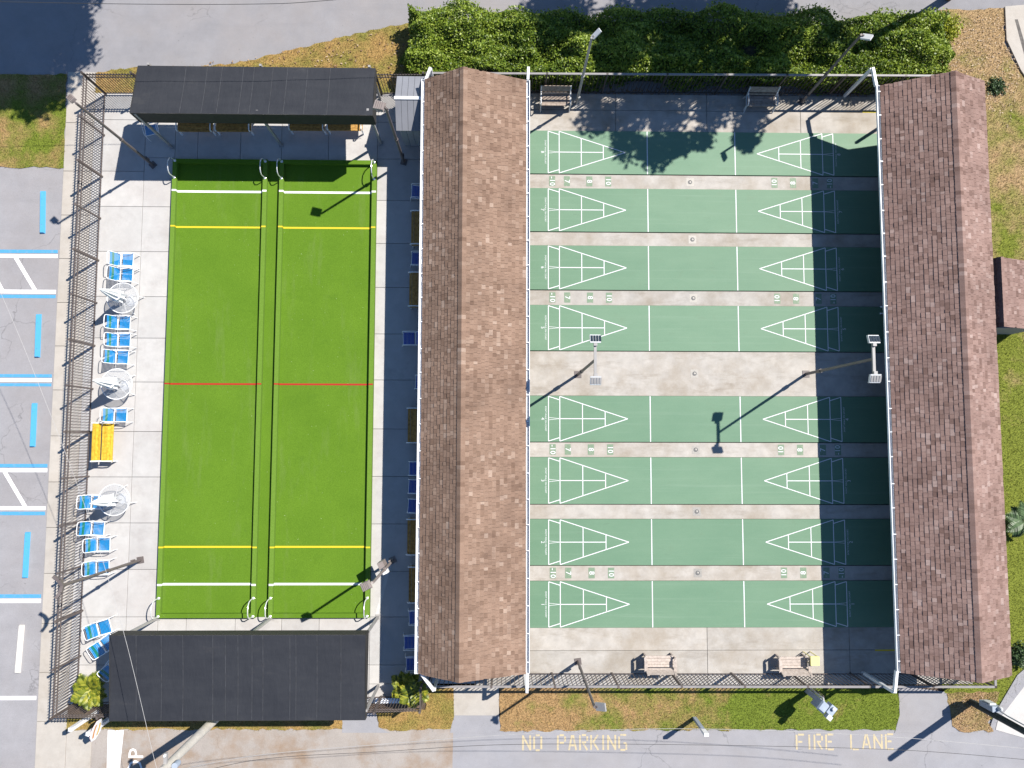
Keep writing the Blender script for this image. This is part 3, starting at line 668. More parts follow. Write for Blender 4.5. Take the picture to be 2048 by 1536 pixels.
# ---------------------------------------------------------------- canopies
def canopy(label, x0, x1, yf, yb, zf, zb, zv, seams, posts, backpost):
    e = empty('canopy', (0, 0, 0), label=label, cat='canopy', group='black canopies at the ends of the bocce courts')
    q = MB(); nx_, ny_ = 24, 8; s = 1 if yf > yb else -1
    for j in range(ny_ + 1):
        for i in range(nx_ + 1):
            u, v = i / nx_, j / ny_
            q.v.append((x0 + (x1 - x0) * u, yb + (yf - yb) * v, zb + (zf - zb) * v - .03 * math.sin(math.pi * v) * (1 + .5 * math.cos(u * 24))))
    for j in range(ny_):
        for i in range(nx_):
            a = j * (nx_ + 1) + i; f = (a, a + 1, a + nx_ + 2, a + nx_ + 1); q.f.append(f if s > 0 else f[::-1])
    q.sm = True; q.build('canopy_top', 'canopy', e)
    for x in seams:
        q = MB()
        for j in range(ny_):
            v0, v1 = j / ny_, (j + 1) / ny_; u = (x - x0) / (x1 - x0)
            zz = lambda v: zb + (zf - zb) * v - .03 * math.sin(math.pi * v) * (1 + .5 * math.cos(u * 24)) + .006
            q.bar((x, yb + (yf - yb) * v0, zz(v0)), (x, yb + (yf - yb) * v1, zz(v1)), .022, .008)
        q.build('seam', 'seam', e)
    t_ = .012
    MB().box(x0, x1, *sorted((yf, yf + s * t_)), zv, zf - .002).build('valance', 'valance', e)
    MB().box(x0, x1, *sorted((yb, yb - s * t_)), zb - .25, zb - .002).build('valance', 'valance', e)
    for x in (x0, x1):
        a = MB(); xo = x - t_ if x == x0 else x + t_
        ring = [(yb, zb - .25), (yf, zv), (yf, zf - .002), (yb, zb - .002)]
        a.v = [(x, y, z) for y, z in ring] + [(xo, y, z) for y, z in ring]; a.f = [(0, 1, 2, 3), (4, 5, 6, 7)] + [(k, (k + 1) % 4, 4 + (k + 1) % 4, 4 + k) for k in range(4)]
        a.build('valance', 'valance', e)
    for (px, py) in posts: MB().bar((px, py, 0), (px, py, zf - .05), .085, .085).build('post', 'pole_grey', e); MB().box(px - .1, px + .1, py - .1, py + .1, 0, .015).build('base_plate', 'pole_grey', e)
    for (px, py) in backpost: MB().bar((px, py, 0), (px, py, zb - .02), .085, .085).build('post', 'pole_grey', e)
    fr = MB(); fr.bar((x0 + .03, yf - s * .05, zv + .05), (x1 - .03, yf - s * .05, zv + .05), .06, .06); fr.build('frame_bar', 'pole_grey', e)
NF = (-17.158, 9.769)[1]; NB = (-17.371, 11.806)[1]
canopy('black fabric canopy over the benches at the upper end', -21.56, -12.66, NF, NB, 3.28, 2.80, 2.45, [-19.75, -18.96, -18.4, -17.6, -17.2, -16.5, -15.95, -15.2, -14.35],
       [(-21.400, 9.779), (-16.930, 9.905), (-12.847, 10.007)], [(-21.2, NB + .1), (-17, NB + .1), (-12.9, NB + .1)])
SF_ = (-17.035, -9.078)[1]; SB = (-17.031, -12.080)[1]; SX0, SX1 = (-21.595, -9.588)[0], (-12.628, -9.610)[0]
canopy('black fabric canopy over the lower end of the bocce courts', SX0, SX1, SF_, SB, 3.10, 2.85, 2.45, [-20.666, -19.792, -19.041, -17.990, -17.552, -17.114, -16.623, -16.237, -15.288, -15.078, -14.339, -13.494],
       [(-21.283, -9.172), (-16.823, -9.161), (-12.672, -9.149)], [(-12.612, -11.774), (-17.2, SB + .1), (SX0 + .3, SB + .1)])

# ---------------------------------------------------------------- shed
e = empty('storage_shed', (0, 0, 0), label='small grey storage shed tucked between upper canopy and tan roof', cat='shed')
x0 = (-11.974, 10.370)[0]; x1 = x0 + 1.42; y1 = (-11.860, 11.990)[1]; y0 = (-11.831, 9.795)[1]; yr = (y0 + y1) / 2; zr = 2.28
MB().box(x0 + .10, x1 - .06, y0 + .12, y1 - .12, .0, 1.80).build('wall', 'shed_wall', e)
for s, ye in ((1, y1), (-1, y0)):
    for k in range(6):
        xa = x0 + (x1 - x0) * k / 6; xb = x0 + (x1 - x0) * (k + 1) / 6 - .012
        q = MB(); q.hexa([(xa, ye, 1.80), (xb, ye, 1.80), (xb, yr, zr), (xa, yr, zr)][::s], [(xa, ye, 1.83), (xb, ye, 1.83), (xb, yr, zr + .03), (xa, yr, zr + .03)][::s]); q.build('roof_panel', 'shed', e)
MB().box(x0 - .03, x1 + .02, yr - .06, yr + .06, zr + .0, zr + .05).build('ridge_cap', 'white', e)
for k in range(5):
    xa = x0 + .12 + (x1 - x0 - .2) * k / 5; MB().box(xa, xa + (x1 - x0 - .2) / 5 - .012, y0 + .095, y0 + .12, .06, 1.70).build('wall_board', 'shed_wall', e)

# ---------------------------------------------------------------- fences
def fence(label, A, B, zt, rails, posts, sp, mat, tips=0.0, wide=0.0, railmat=None, group='metal picket fences round the courts', base=True, ps=.062):
    A, B = Vector((*A, 0)), Vector((*B, 0)); L = (B - A).length; d = (B - A) / L; rz = math.atan2(d.y, d.x)
    e = empty('picket_fence', A, rz, label=label, cat='fence', group=group)
    for z in rails: MB().box(0, L, -.018, .018, z - .018, z + .018).build('rail', mat, e)
    if wide: MB().box(-.03, L + .03, -wide / 2, wide / 2, zt, zt + .045).build('top_rail', railmat or mat, e)
    pk = MB().bar((0, 0, .06), (0, 0, zt + tips), .022, .022)
    if tips: pk = MB().box(-.010, .010, -.010, .010, .06, zt + tips - .05); pk.hexa([(-.013, -.013, zt + tips - .05), (.013, -.013, zt + tips - .05), (.013, .013, zt + tips - .05), (-.013, .013, zt + tips - .05)], [(-.002, -.002, zt + tips), (.002, -.002, zt + tips), (.002, .002, zt + tips), (-.002, .002, zt + tips)])
    me = pk.mesh('picket', M[mat]); n = int(L / sp)
    for k in range(n): link('picket', me, e, ((k + .5) * L / n, 0, 0))
    po = MB().box(-ps / 2, ps / 2, -ps / 2, ps / 2, 0, zt + (tips or 0) + .03); po.box(-ps / 2 - .01, ps / 2 + .01, -ps / 2 - .01, ps / 2 + .01, zt + (tips or 0) + .03, zt + (tips or 0) + .05); me = po.mesh('post', M[mat])
    for k in range(posts + 1): link('post', me, e, (L * k / posts, 0, 0))
    return e
FW = (-24.17, 11.98); FWS = (-24.20, -12.35)
fence('tall dark picket fence along the car park pavement', FWS, FW, 1.70, (.12, 1.50, 1.70), 14, .112, 'fence', .14)
fence('dark picket fence behind the upper canopy', FW, (-10.95, 12.12), 1.70, (.12, 1.50, 1.70), 7, .112, 'fence_black', .14)
fence('dark picket fence below the lower canopy', FWS, (-10.812, -12.161), 1.70, (.12, 1.50, 1.70), 8, .112, 'fence', .14)
fence('short return of picket fence beside the yellow green palm', (-10.812, -12.123), (-10.820, -11.418), 1.70, (.12, 1.70), 1, .112, 'fence', .0)
fence('grey topped picket fence in front of the hedge', (-10.85, 12.20), (10.6, 12.32), 1.66, (.10,), 9, .165, 'fence_black', 0, .075, 'fence_grey')
sE = ((10.712, -11.471)[0], -11.38)
fence('grey topped picket fence along the lower grass strip', (-10.55, -11.30), sE, 1.66, (.10,), 9, .165, 'fence', 0, .08, 'fence_grey')
fence('short grey topped fence return under the right shelter', sE, (sE[0], -10.75), 1.66, (.10,), 1, .165, 'fence', 0, .085, 'fence_grey')

# ---------------------------------------------------------------- lamp poles
def lamp_pole(label, xy, h, az, kind, mat='pole', headmat='head_tan', arm=.2, hs=1.0):
    e = empty('lamp_post', (*xy, 0), az, label=label, cat='lamp post', group='lamp posts round the courts')
    MB().tube([(0, 0, 0), (0, 0, h)], [.058, .045], 10).build('pole', mat, e)
    MB().box(-.13, .13, -.13, .13, 0, .02).build('base_plate', mat, e); MB().box(-.05, .05, -.105, -.055, .5, .72).build('hand_hole_cover', mat, e)
    MB().lathe([(.0, h * .45), (.075, h * .45), (.075, h * .45 + .1), (.0, h * .45 + .1)], 10).build('collar', mat, e)
    if kind == 'flat':
        MB().bar((0, 0, h), (arm, 0, h + .05), .06, .06).build('arm', mat, e)
        hd = MB(); hd.hexa([(arm - .02, -.20 * hs, h), (arm + .46 * hs, -.20 * hs, h + .02), (arm + .46 * hs, .20 * hs, h + .02), (arm - .02, .20 * hs, h)], [(arm + .02, -.15 * hs, h + .11), (arm + .42 * hs, -.18 * hs, h + .10), (arm + .42 * hs, .18 * hs, h + .10), (arm + .02, .15 * hs, h + .11)])
        hd = hd.build('lamp_head', headmat, e)
        for k in range(4): MB().box(arm + (.09 + k * .08) * hs, arm + (.10 + k * .08) * hs, -.14 * hs, .14 * hs, h + .10, h + .125).build('fin', mat, hd)
    elif kind == 'tilt':
        MB().bar((0, 0, h - .05), (.10, 0, h + .02), .06, .06).build('arm', mat, e)
        q = MB(); q.bar((.05, 0, h - .06), (.34, 0, h + .16), .26 * hs, .07, (0, 0, 1)); hd = q.build('lamp_head', headmat, e)
        MB().bar((.06, 0, h - .115), (.33, 0, h + .09), .20 * hs, .03, (0, 0, 1)).build('lens', 'dark_glass', hd)
    elif kind == 'curve':
        pts = [(0, 0, h - .05)] + [(.34 * math.sin(a), .0, h + .02 + .16 * (1 - math.cos(a))) for a in (0.3, .8, 1.3)]
        q = MB()
        for s in (-1, 1):
            q.bar((0, 0, h), (.06, s * .20, h + .05), .11, .10); q.bar((.06, s * .20, h + .05), (.20, s * .36, h + .10), .10, .09)
        q.build('lamp_head', 'pole', e); MB().bar((.09, -.22, h - .02), (.09, .22, h - .02), .07, .03).build('lens', 'dark_glass', e)
    return e
def flood_pole(label, xy, h, half, headaz, mat='pole'):
    e = empty('floodlight_pole', (*xy, 0), 0, label=label, cat='floodlight', group='twin floodlights on the middle strip')
    MB().tube([(0, 0, 0), (0, 0, h)], [.060, .048], 10).build('pole', mat, e); MB().box(-.14, .14, -.14, .14, 0, .02).build('base_plate', mat, e)
    MB().lathe([(.0, 1.2), (.08, 1.2), (.08, 1.45), (.0, 1.45)], 10).build('collar', mat, e)
    MB().box(-.045, .045, -half, half, h - .02, h + .06).build('crossarm', 'pole_grey', e)
    for s in (-1, 1):
        hd = MB(); q = hd; tilt = R(headaz)
        pts = lambda x, y, z: (x, s * (half + .10 + y * math.cos(tilt) + z * math.sin(tilt) * 0), h + .04 + z - y * math.sin(tilt))
        b = [pts(-.18, .0, .0), pts(.18, .0, .0), pts(.18, .30, .0), pts(-.18, .30, .0)]; t_ = [pts(-.18, .0, .12), pts(.18, .0, .12), pts(.18, .30, .12), pts(-.18, .30, .12)]
        if s < 0: b = b[::-1]; t_ = t_[::-1]
        hd = q.hexa(b, t_).build('lamp_head', 'head_white', e)
        MB().box(-.06, .06, *sorted((s * half, s * (half + .12))), h + .03, h + .15).build('bracket', 'pole_grey', hd)
        for k in range(4):
            x = -.155 + k * .092; c = MB(); b = [pts(x, .05, .122), pts(x + .07, .05, .122), pts(x + .07, .27, .122), pts(x, .27, .122)]; t_ = [pts(x, .05, .14), pts(x + .07, .05, .14), pts(x + .07, .27, .14), pts(x, .27, .14)]
            if s < 0: b = b[::-1]; t_ = t_[::-1]
            c.hexa(b, t_).build('vent_cell', 'dark_glass' if s > 0 else 'pole_grey', hd)
    return e
flood_pole('twin floodlight pole on the middle strip near the tan roof', (-4.743, 0.466), 5.5, .46, 20)
flood_pole('twin floodlight pole on the middle strip leaning over the right gutter', (4.560, 0.522), 5.6, .42, 20)
lamp_pole('slim lamp post beside the left grey bench in front of the hedge', (-4.756, 11.795), 5.2, R(35), 'tilt', 'pole_grey', 'head_white', hs=.6)
lamp_pole('slim lamp post in front of the hedge near the second grey bench', (4.683, 11.958), 5.3, R(-35), 'tilt', 'pole', 'head_white', hs=.8)
lamp_pole('dark lamp post crossing the corner of the car park fence', (-22.145, 9.015), 5.7, R(135), 'flat', 'pole', 'head_tan', .1, .55)
lamp_pole('dark lamp post between upper canopy and grey shed', (-11.889, 9.232), 5.1, R(165), 'flat', 'pole', 'head_tan', .05, .85)
lamp_pole('lamp post with double curved head leaning over the lower car park fence', (-22.031, -6.933), 5.4, R(190), 'curve', 'pole')
lamp_pole('lamp post on the lower concrete leaning over the picket fence', (-4.792, -10.880), 5.2, R(8), 'tilt', 'pole', 'pole_grey')
lp = lamp_pole('taupe lamp post beside the lower right corner of the bocce court', (-12.114, -6.937), 4.9, R(205), 'flat', 'head_tan', 'head_tan', .08, .72)
MB().box(.07, .30, -.26, .0, 1.0, 1.65).build('flood_housing', 'head_tan', lp); MB().box(.12, .34, .06, .26, .95, 1.25).build('control_box', 'white', lp)

# ---------------------------------------------------------------- utility poles and wires
e = empty('utility_pole', (*(-18.437, -12.551), 0), label='pale concrete utility pole leaning out below the lower canopy', cat='utility pole')
MB().tube([(0, 0, 0), (0, 0, 5.9)], [.17, .13], 14).build('pole', 'concrete_pole', e); MB().box(-.05, .05, -.45, .45, 5.55, 5.65).build('crossarm', 'pole_grey', e)
for k in (-.4, 0, .4): MB().lathe([(0, 5.65), (.035, 5.65), (.05, 5.70), (.03, 5.76), (0, 5.78)], 10, (0, k)).build('insulator', 'white', e)
MB().lathe([(0, 5.2), (.09, 5.2), (.10, 5.25), (.10, 5.5), (0, 5.5)], 12, (.24, 0)).build('junction_can', 'blue_grey', e)
e = empty('utility_pole', (*(10.782, -12.487), 0), label='dark utility pole with a grey box in the lower right corner', cat='utility pole')
MB().tube([(0, 0, 0), (0, 0, 5.0)], [.13, .11], 12).build('pole', 'wood_pole', e)
b = MB(); b.box(-.14, .18, .13, .34, .75, 1.55).build('meter_box', 'blue_grey', e); MB().box(-.10, .14, .34, .39, .95, 1.35).build('meter_door', 'head_white', e)
MB().tube([(.08, .22, 1.55), (.06, .19, 2.1), (.05, .18, 4.6)], .025, 6).build('conduit', 'head_white', e); MB().lathe([(0, 1.55), (.08, 1.55), (.08, 1.66), (.03, 1.72), (0, 1.72)], 12, (.12, .28)).build('weatherhead', 'head_white', e)
e = empty('utility_pole', (*(11.097, 16.629), 0), label='brown wooden utility pole at the upper right end of the hedge', cat='utility pole')
MB().tube([(0, 0, 0), (0, 0, 8.5)], [.18, .13], 12).build('pole', 'bark', e); MB().box(-.7, .7, -.06, .06, 8.0, 8.12).build('crossarm', 'bark', e)
def wire(label, ctrl, r, mat):
    P = [Vector(p) for p in ctrl]; pts = []
    for i in range(len(P) - 1):
        p0, p1, p2, p3 = P[max(i - 1, 0)], P[i], P[i + 1], P[min(i + 2, len(P) - 1)]
        for k in range(10):
            t_ = k / 10; pts.append(.5 * ((2 * p1) + (p2 - p0) * t_ + (2 * p0 - 5 * p1 + 4 * p2 - p3) * t_ ** 2 + (3 * p1 - p0 - 3 * p2 + p3) * t_ ** 3))
    pts.append(P[-1]); MB().tube(pts, r, 6).build('overhead_wire', mat, label=label, cat='wire', group='overhead wires')
UT = (-18.437, -12.551)
wire('thin pale overhead wire crossing the lower canopy and the car park', [(UT[0] - .1, UT[1], 5.7), (-18.734, -12.498, 5.600), (-20.062, -8.426, 5.300), (-21.528, -4.413, 5.200), (-23.117, -0.398, 5.400), (-24.246, 2.438, 5.700), (-25.625, 5.767, 6.200)], .007, 'wire_grey')
wire('dark overhead wire crossing the upper road above the black canopy', [(-25.576, 12.311, 6.100), (-20.401, 12.393, 5.900), (-16.188, 12.447, 5.900), (-14.029, 12.551, 5.950), (-9.636, 12.877, 6.200)], .009, 'wire_black')
wire('pale overhead wire running above the lower lettering', [(UT[0] + .1, UT[1] - .1, 5.7), (-15.617, -12.212, 5.550), (-11.591, -11.935, 5.400), (-7.484, -11.694, 5.300), (-3.333, -11.540, 5.300), (0.824, -11.586, 5.350), (5.061, -11.769, 5.500), (9.161, -12.071, 5.700)], .007, 'wire_grey')
wire('thin second overhead wire running below the pale one', [(UT[0], UT[1] - .4, 5.7), (-15.628, -12.370, 5.500), (-11.602, -12.206, 5.300), (-7.482, -12.045, 5.200), (-1.362, -12.089, 5.200), (5.098, -12.199, 5.400), (9.212, -12.453, 5.600)], .007, 'wire_black')

# ---------------------------------------------------------------- chairs
def make_chair(blue):
    e = empty('strap_chair', (0, 0, 0), cat='chair')
    hw = .27
    for s in (-1, 1):
        y = s * hw; r = .014
        q = MB(); q.tube([(.37, y, 0), (.345, y, .30), (.31, y, .56), (.25, y, .605), (.0, y, .625), (-.22, y, .60), (-.30, y, .56)], r, 6); q.build('arm_frame', 'white_strap', e)
        q = MB(); q.tube([(.30, y * .97, .40), (.24, y * .97, .425), (.0, y * .97, .385), (-.17, y * .97, .37), (-.235, y * .97, .42), (-.33, y * .97, .62), (-.44, y * .97, .84), (-.475, y * .86, .885), (-.485, y * .55, .90), (-.487, 0, .902)], r, 6); q.build('side_rail', 'white_strap', e)
        q = MB(); q.tube([(-.40, y, 0), (-.30, y, .22), (-.10, y, .385)], r, 6); q.build('rear_leg', 'white_strap', e)
    q = MB(); q.tube([(.30, -hw, .40), (.30, hw, .40)], .014, 6); q.build('front_bar', 'white_strap', e)
    q = MB(); q.tube([(-.20, -hw, .385), (-.20, hw, .385)], .020, 6); q.build('lumbar_bar', 'white_strap', e)
    def strap(q, cx, cz, dx, dz, w):
        n = 6; sag = .022
        for i in range(n):
            ya, yb_ = -hw + 2 * hw * i / n, -hw + 2 * hw * (i + 1) / n; za, zb_ = (-sag * math.cos(y / hw * math.pi / 2) for y in (ya, yb_))
            q.quad((cx - dx * w / 2, ya, cz - dz * w / 2 + za), (cx + dx * w / 2, ya, cz + dz * w / 2 + za), (cx + dx * w / 2, yb_, cz + dz * w / 2 + zb_), (cx - dx * w / 2, yb_, cz - dz * w / 2 + zb_))
    q = MB()
    for k in range(8): x = .265 - k * .0535; strap(q, x, .43 - (k * .0075), 1, .13, .039)
    q.build('seat_straps', blue, e, kind='stuff')
    q = MB(); g = MB()
    for k in range(9):
        t_ = (k + .6) / 9.6; x = -.225 - .215 * t_; z = .42 + .42 * t_; strap(g if k in (5, 6) else q, x, z, -.456, .89, .037)
    q.build('back_straps', blue, e, kind='stuff'); g.build('green_strap', 'strap_green', e, kind='stuff')
    return e
pr_c = make_chair('strap_blue'); used = False
def put(p, rz, label, group):
    global used
    o = place(pr_c, not used, (p[0], p[1], 0), rz, label, group); used = True; return o
gC = 'blue strap chairs along the car park fence'
CH = [((-22.896, 4.957), 0, 'blue strap chair at the upper end of the fence row, above another chair'), ((-22.891, 4.351), -.03, 'blue strap chair touching the uppermost glass table'),
      ((-22.911, 2.421), .0, 'first blue strap chair below the uppermost glass table'), ((-22.882, 1.723), .02, 'middle of three blue strap chairs between the upper two tables'),
      ((-22.933, 1.046), -.02, 'blue strap chair just above the middle glass table'), ((-22.897, -1.244), .0, 'blue strap chair just above the yellow bench'),
      ((-23.645, -4.632), -.02, 'blue strap chair half hidden by the lowest closed umbrella'), ((-23.601, -5.651), -.05, 'blue strap chair just below the lowest glass table'),
      ((-23.344, -6.264), .03, 'blue strap chair second below the lowest glass table'), ((-23.344, -7.142), .05, 'blue strap chair crossed by the leaning lamp post'),
      ((-23.189, -9.433), .30, 'blue strap chair turned askew above the lower canopy corner'), ((-23.010, -10.053), .62, 'blue strap chair turned askew, half under the lower canopy'),
      ((-22.617, -10.822), .9, 'blue strap chair almost hidden under the lower canopy')]
for p, rz, lab in CH: put(p, rz, lab, gC)
put((-22.097, 10.427), R(-75), 'blue strap chair in the shade of the upper canopy', 'blue strap chairs under the canopy')
pr_c2 = make_chair('strap_deep'); used2 = False
for i, (p, lab) in enumerate((((-11.496, 7.831), 'shaded blue chair nearest the grey shed under the tan roof edge'), ((-11.462, 5.072), 'shaded blue chair between the two uppermost brown benches'), ((-11.762, 1.845), 'shaded blue chair standing furthest out from the tan roof'),
                ((-11.243, 0.084), 'shaded blue chair almost hidden by the gutter at mid length'), ((-11.459, -3.318), 'upper of three shaded blue chairs together under the gutter'), ((-11.469, -4.023), 'middle of three shaded blue chairs together under the gutter'),
                ((-11.480, -4.783), 'lower of three shaded blue chairs together under the gutter'), ((-11.387, -9.057), 'shaded blue chair just below the lowest brown bench'), ((-11.569, -10.006), 'second shaded blue chair below the lowest brown bench'),
                ((-11.481, -10.820), 'shaded blue chair beside the yellow green palm'))):
    o = place(pr_c2, i == 0, (p[0] + .29, p[1], 0), math.pi + random.uniform(-.06, .06), lab, 'shaded blue chairs along the tan roofed shelter')

# ---------------------------------------------------------------- benches
def make_bench(L, wood, frame, style):
    e = empty('bench', (0, 0, 0), cat='bench'); h2 = L / 2
    seat = [(.23, .095), (.115, .11), (.0, .11), (-.11, .09)]
    for x, w in seat:
        q = MB().box(x - w / 2, x + w / 2, -h2, h2, .405, .44).mesh('seat_slat', M[wood]); link('seat_slat', q, e)
    backs = ((-.205, .53, .10), (-.245, .66, .12), (-.29, .81, .13)) if style != 'park' else ((-.20, .54, .09), (-.255, .72, .14), (-.30, .86, .14))
    for x, z, w in backs:
        d = Vector((-.33, 0, .94)); MB().bar(Vector((x, -h2, z)), Vector((x, h2, z)), .03, w, (-.33, 0, .94)).build('back_slat', wood, e)
    for s in (-1, 1):
        y = s * (h2 - .03) if style != 'park' else s * (h2 + .02); t_ = .05 if style != 'wide' else .085
        q = MB()
        q.bar((.24, y, 0), (.22, y, .41), t_, .055); q.bar((-.27, y, 0), (-.17, y, .41), t_, .055); q.bar((-.20, y, .383), (.26, y, .383), t_, .04)
        q.bar((-.17, y, .39), (-.32, y, .92), t_, .045)
        if style == 'wide':
            ya = s * (h2 + .01); q.hexa([(-.27, ya - .06, .62), (.12, ya - .06, .62), (.12, ya + .06, .62), (-.27, ya + .06, .62)], [(-.27, ya - .06, .65), (.12, ya - .06, .65), (.12, ya + .06, .65), (-.27, ya + .06, .65)])
            q.hexa([(.12, ya - .06, .62), (.24, ya - .02 + s * .03, .60), (.24, ya + .02 + s * .05, .60), (.12, ya + .06, .62)], [(.12, ya - .06, .65), (.24, ya - .02 + s * .03, .63), (.24, ya + .02 + s * .05, .63), (.12, ya + .06, .65)])
            q.hexa([(.24, ya - .02 + s * .03, .60), (.33, ya - s * .03 - .015, .59), (.33, ya - s * .03 + .015, .59), (.24, ya + .02 + s * .05, .60)], [(.24, ya - .02 + s * .03, .63), (.33, ya - s * .03 - .015, .62), (.33, ya - s * .03 + .015, .62), (.24, ya + .02 + s * .05, .63)])
            q.bar((.22, ya, .41), (.22, ya, .62), .06, .06)
        else:
            q.tube([(.24, y, .40), (.30, y, .55), (.27, y, .63), (.12, y, .66), (-.10, y, .645), (-.24, y, .66)], .026, 6)
            if style == 'park': q.tube([(.24, y, .40), (.30, y, .2), (.36, y, 0)], .024, 6)
        q.sm = False; q.build('end_frame', frame, e)
    return e
by = make_bench(1.55, 'wood_yellow', 'white', 'plain')
p = (-23.416, -2.303); place(by, True, (p[0] + .06, p[1], 0), 0, 'bright yellow wooden bench by the car park fence', 'yellow wooden benches')
bb = make_bench(1.42, 'wood_brown', 'white', 'plain'); first = True
for p, lab in (((-20.309, 10.265), 'yellow wooden bench under the upper canopy next to the blue chair'), ((-18.758, 10.280), 'yellow wooden bench under the upper canopy, second from the fence'),
               ((-15.788, 10.351), 'yellow wooden bench under the upper canopy beside the middle post'), ((-14.248, 10.366), 'yellow wooden bench under the upper canopy nearest the shed')):
    place(bb, first, (p[0], p[1] + .27, 0), R(-90), lab, 'wooden benches under the upper canopy'); first = False
for p, lab in (((-11.497, 6.320), 'brown slatted bench uppermost under the tan roof edge'), ((-11.546, 3.806), 'brown slatted bench second from the shed under the tan roof edge'), ((-11.538, -1.625), 'brown slatted bench below the middle of the tan roof edge'),
               ((-11.503, -5.965), 'brown slatted bench just below three blue chairs'), ((-11.421, -7.794), 'brown slatted bench lowest under the tan roof edge')):
    place(bb, False, (p[0] + .27, p[1], 0), R(180), lab, 'brown benches under the tan roof edge')
bg = make_bench(1.16, 'wood_grey', 'head_white', 'park')
for i, (p, lab) in enumerate((((-5.665, 11.813), 'weathered grey bench nearest the tan roof, in front of the hedge'), ((2.840, 11.860), 'weathered grey bench with striped sun patches in front of the hedge'))):
    place(bg, i == 0, (p[0], p[1] - .03, 0), R(-90), lab, 'grey benches in front of the hedge')
bp = make_bench(1.12, 'wood_pink', 'wood_pink', 'wide')
for i, (p, lab) in enumerate((((-1.657, -10.825), 'pinkish wooden bench with wide arms on the lower concrete'), ((3.577, -10.877), 'pinkish wooden bench with wide arms beside the yellow stand'))):
    place(bp, i == 0, (p[0], p[1], 0), R(90), lab, 'pinkish wooden benches on the lower concrete')
e = empty('display_stand', (*(4.281, -10.663), 0), label='small yellow stand beside the pinkish bench', cat='stand')
MB().box(-.17, .17, -.17, .17, .76, .82).build('tray', 'yellow_box', e)
for sx_ in (-1, 1):
    for sy_ in (-1, 1): MB().bar((sx_ * .14, sy_ * .14, 0), (sx_ * .14, sy_ * .14, .76), .03, .03).build('leg', 'yellow_box', e)

# ---------------------------------------------------------------- tables with closed umbrellas
tb = empty('patio_table', (0, 0, 0), cat='table'); TH = .71
ring = MB(); ring.tube([(.60 * math.cos(a), .60 * math.sin(a), TH) for a in np.linspace(0, 2 * np.pi, 41)], .017, 6, False); ring.build('rim', 'white_strap', tb)
MB().lathe([(0, TH - .004), (.595, TH - .004), (.595, TH + .004), (0, TH + .004)], 40).build('glass_top', 'glass', tb)
for k in range(4):
    a = k * math.pi / 2 + .3; c, s = math.cos(a), math.sin(a)
    MB().bar((.05 * c, .05 * s, TH - .02), (.59 * c, .59 * s, TH - .02), .022, .02).build('spoke', 'white_strap', tb)
    MB().tube([(.56 * c, .56 * s, TH - .02), (.46 * c, .46 * s, .35), (.56 * c, .56 * s, 0)], .016, 6).build('leg', 'white_strap', tb)
MB().tube([(.24 * math.cos(a), .24 * math.sin(a), .25) for a in np.linspace(0, 2 * np.pi, 17)], .012, 5, False).build('lower_ring', 'white_strap', tb)
ub = empty('umbrella', (0, 0, 0), cat='umbrella')
MB().tube([(0, 0, 0), (0, 0, 2.42)], .02, 8).build('pole', 'white_strap', ub); MB().lathe([(0, 0), (.2, 0), (.2, .05), (.04, .09), (0, .09)], 20).build('base', 'white', ub)
q = MB(); n = 16; prof = [(.23, .86), (.22, 1.05), (.175, 1.5), (.12, 1.9), (.06, 2.25), (.02, 2.40)]; base = 0
for r, z in prof:
    for j in range(n):
        a = 2 * math.pi * j / n; rr = r * (1.12 if j % 2 else .62) + random.uniform(-.008, .008); q.v.append((rr * math.cos(a), rr * math.sin(a), z + (random.uniform(-.04, .03) if z < 1 else 0)))
for k in range(len(prof) - 1):
    for j in range(n): q.f.append((k * n + j, k * n + (j + 1) % n, (k + 1) * n + (j + 1) % n, (k + 1) * n + j))
q.build('folded_cloth', 'umbrella', ub); MB().lathe([(.0, 2.40), (.02, 2.41), (.012, 2.47), (0, 2.48)], 10).build('finial', 'white_strap', ub); MB().lathe([(.15, 1.30), (.225, 1.30), (.22, 1.335), (.145, 1.335)], 16).build('tie_band', 'white_strap', ub)
for i, (p, w1, w2) in enumerate((((-22.808, 3.364), 'uppermost', 'above three blue chairs'), ((-22.902, -0.040), 'middle', 'above the yellow bench'), ((-22.812, -4.538), 'lowest', 'below the yellow bench'))):
    place(tb, i == 0, (*p, 0), i * .5, 'round glass table with white rim, %s of three along the fence' % w1, 'round glass tables along the fence')
    place(ub, i == 0, (*p, 0), i * .9, 'closed white umbrella standing in the %s glass table, %s' % (w1, w2), 'closed white umbrellas in the tables')

# ---------------------------------------------------------------- chrome grab rails
gr = empty('grab_rail', (0, 0, 0), cat='grab rail')
MB().tube([(0, .0, 0), (-.02, .0, .36), (-.02, .06, .50), (-.02, .18, .58), (-.02, .36, .60), (-.02, .52, .56), (-.02, .64, .44), (0, .70, .30), (0, .70, 0)], .021, 8).build('rail', 'chrome', gr)
for y in (0, .70): MB().lathe([(0, .0), (.055, .0), (.055, .012), (.024, .03), (0, .03)], 12, (0, y)).build('flange', 'chrome', gr)
i = 0
for yy, end, dy in ((TN - .78, 'upper', 1), (TS + .06, 'lower', 1)):
    for x, w in ((-21.185, 'at the fence side corner'), (-17.515, 'at the inner edge of the first court'), (-16.845, 'at the inner edge of the second court'), (-13.075, 'at the shelter side corner')):
        place(gr, i == 0, (x, yy, BH), 0, 'chrome grab rail %s, %s bocce end' % (w, end), 'chrome grab rails at the bocce court ends'); i += 1

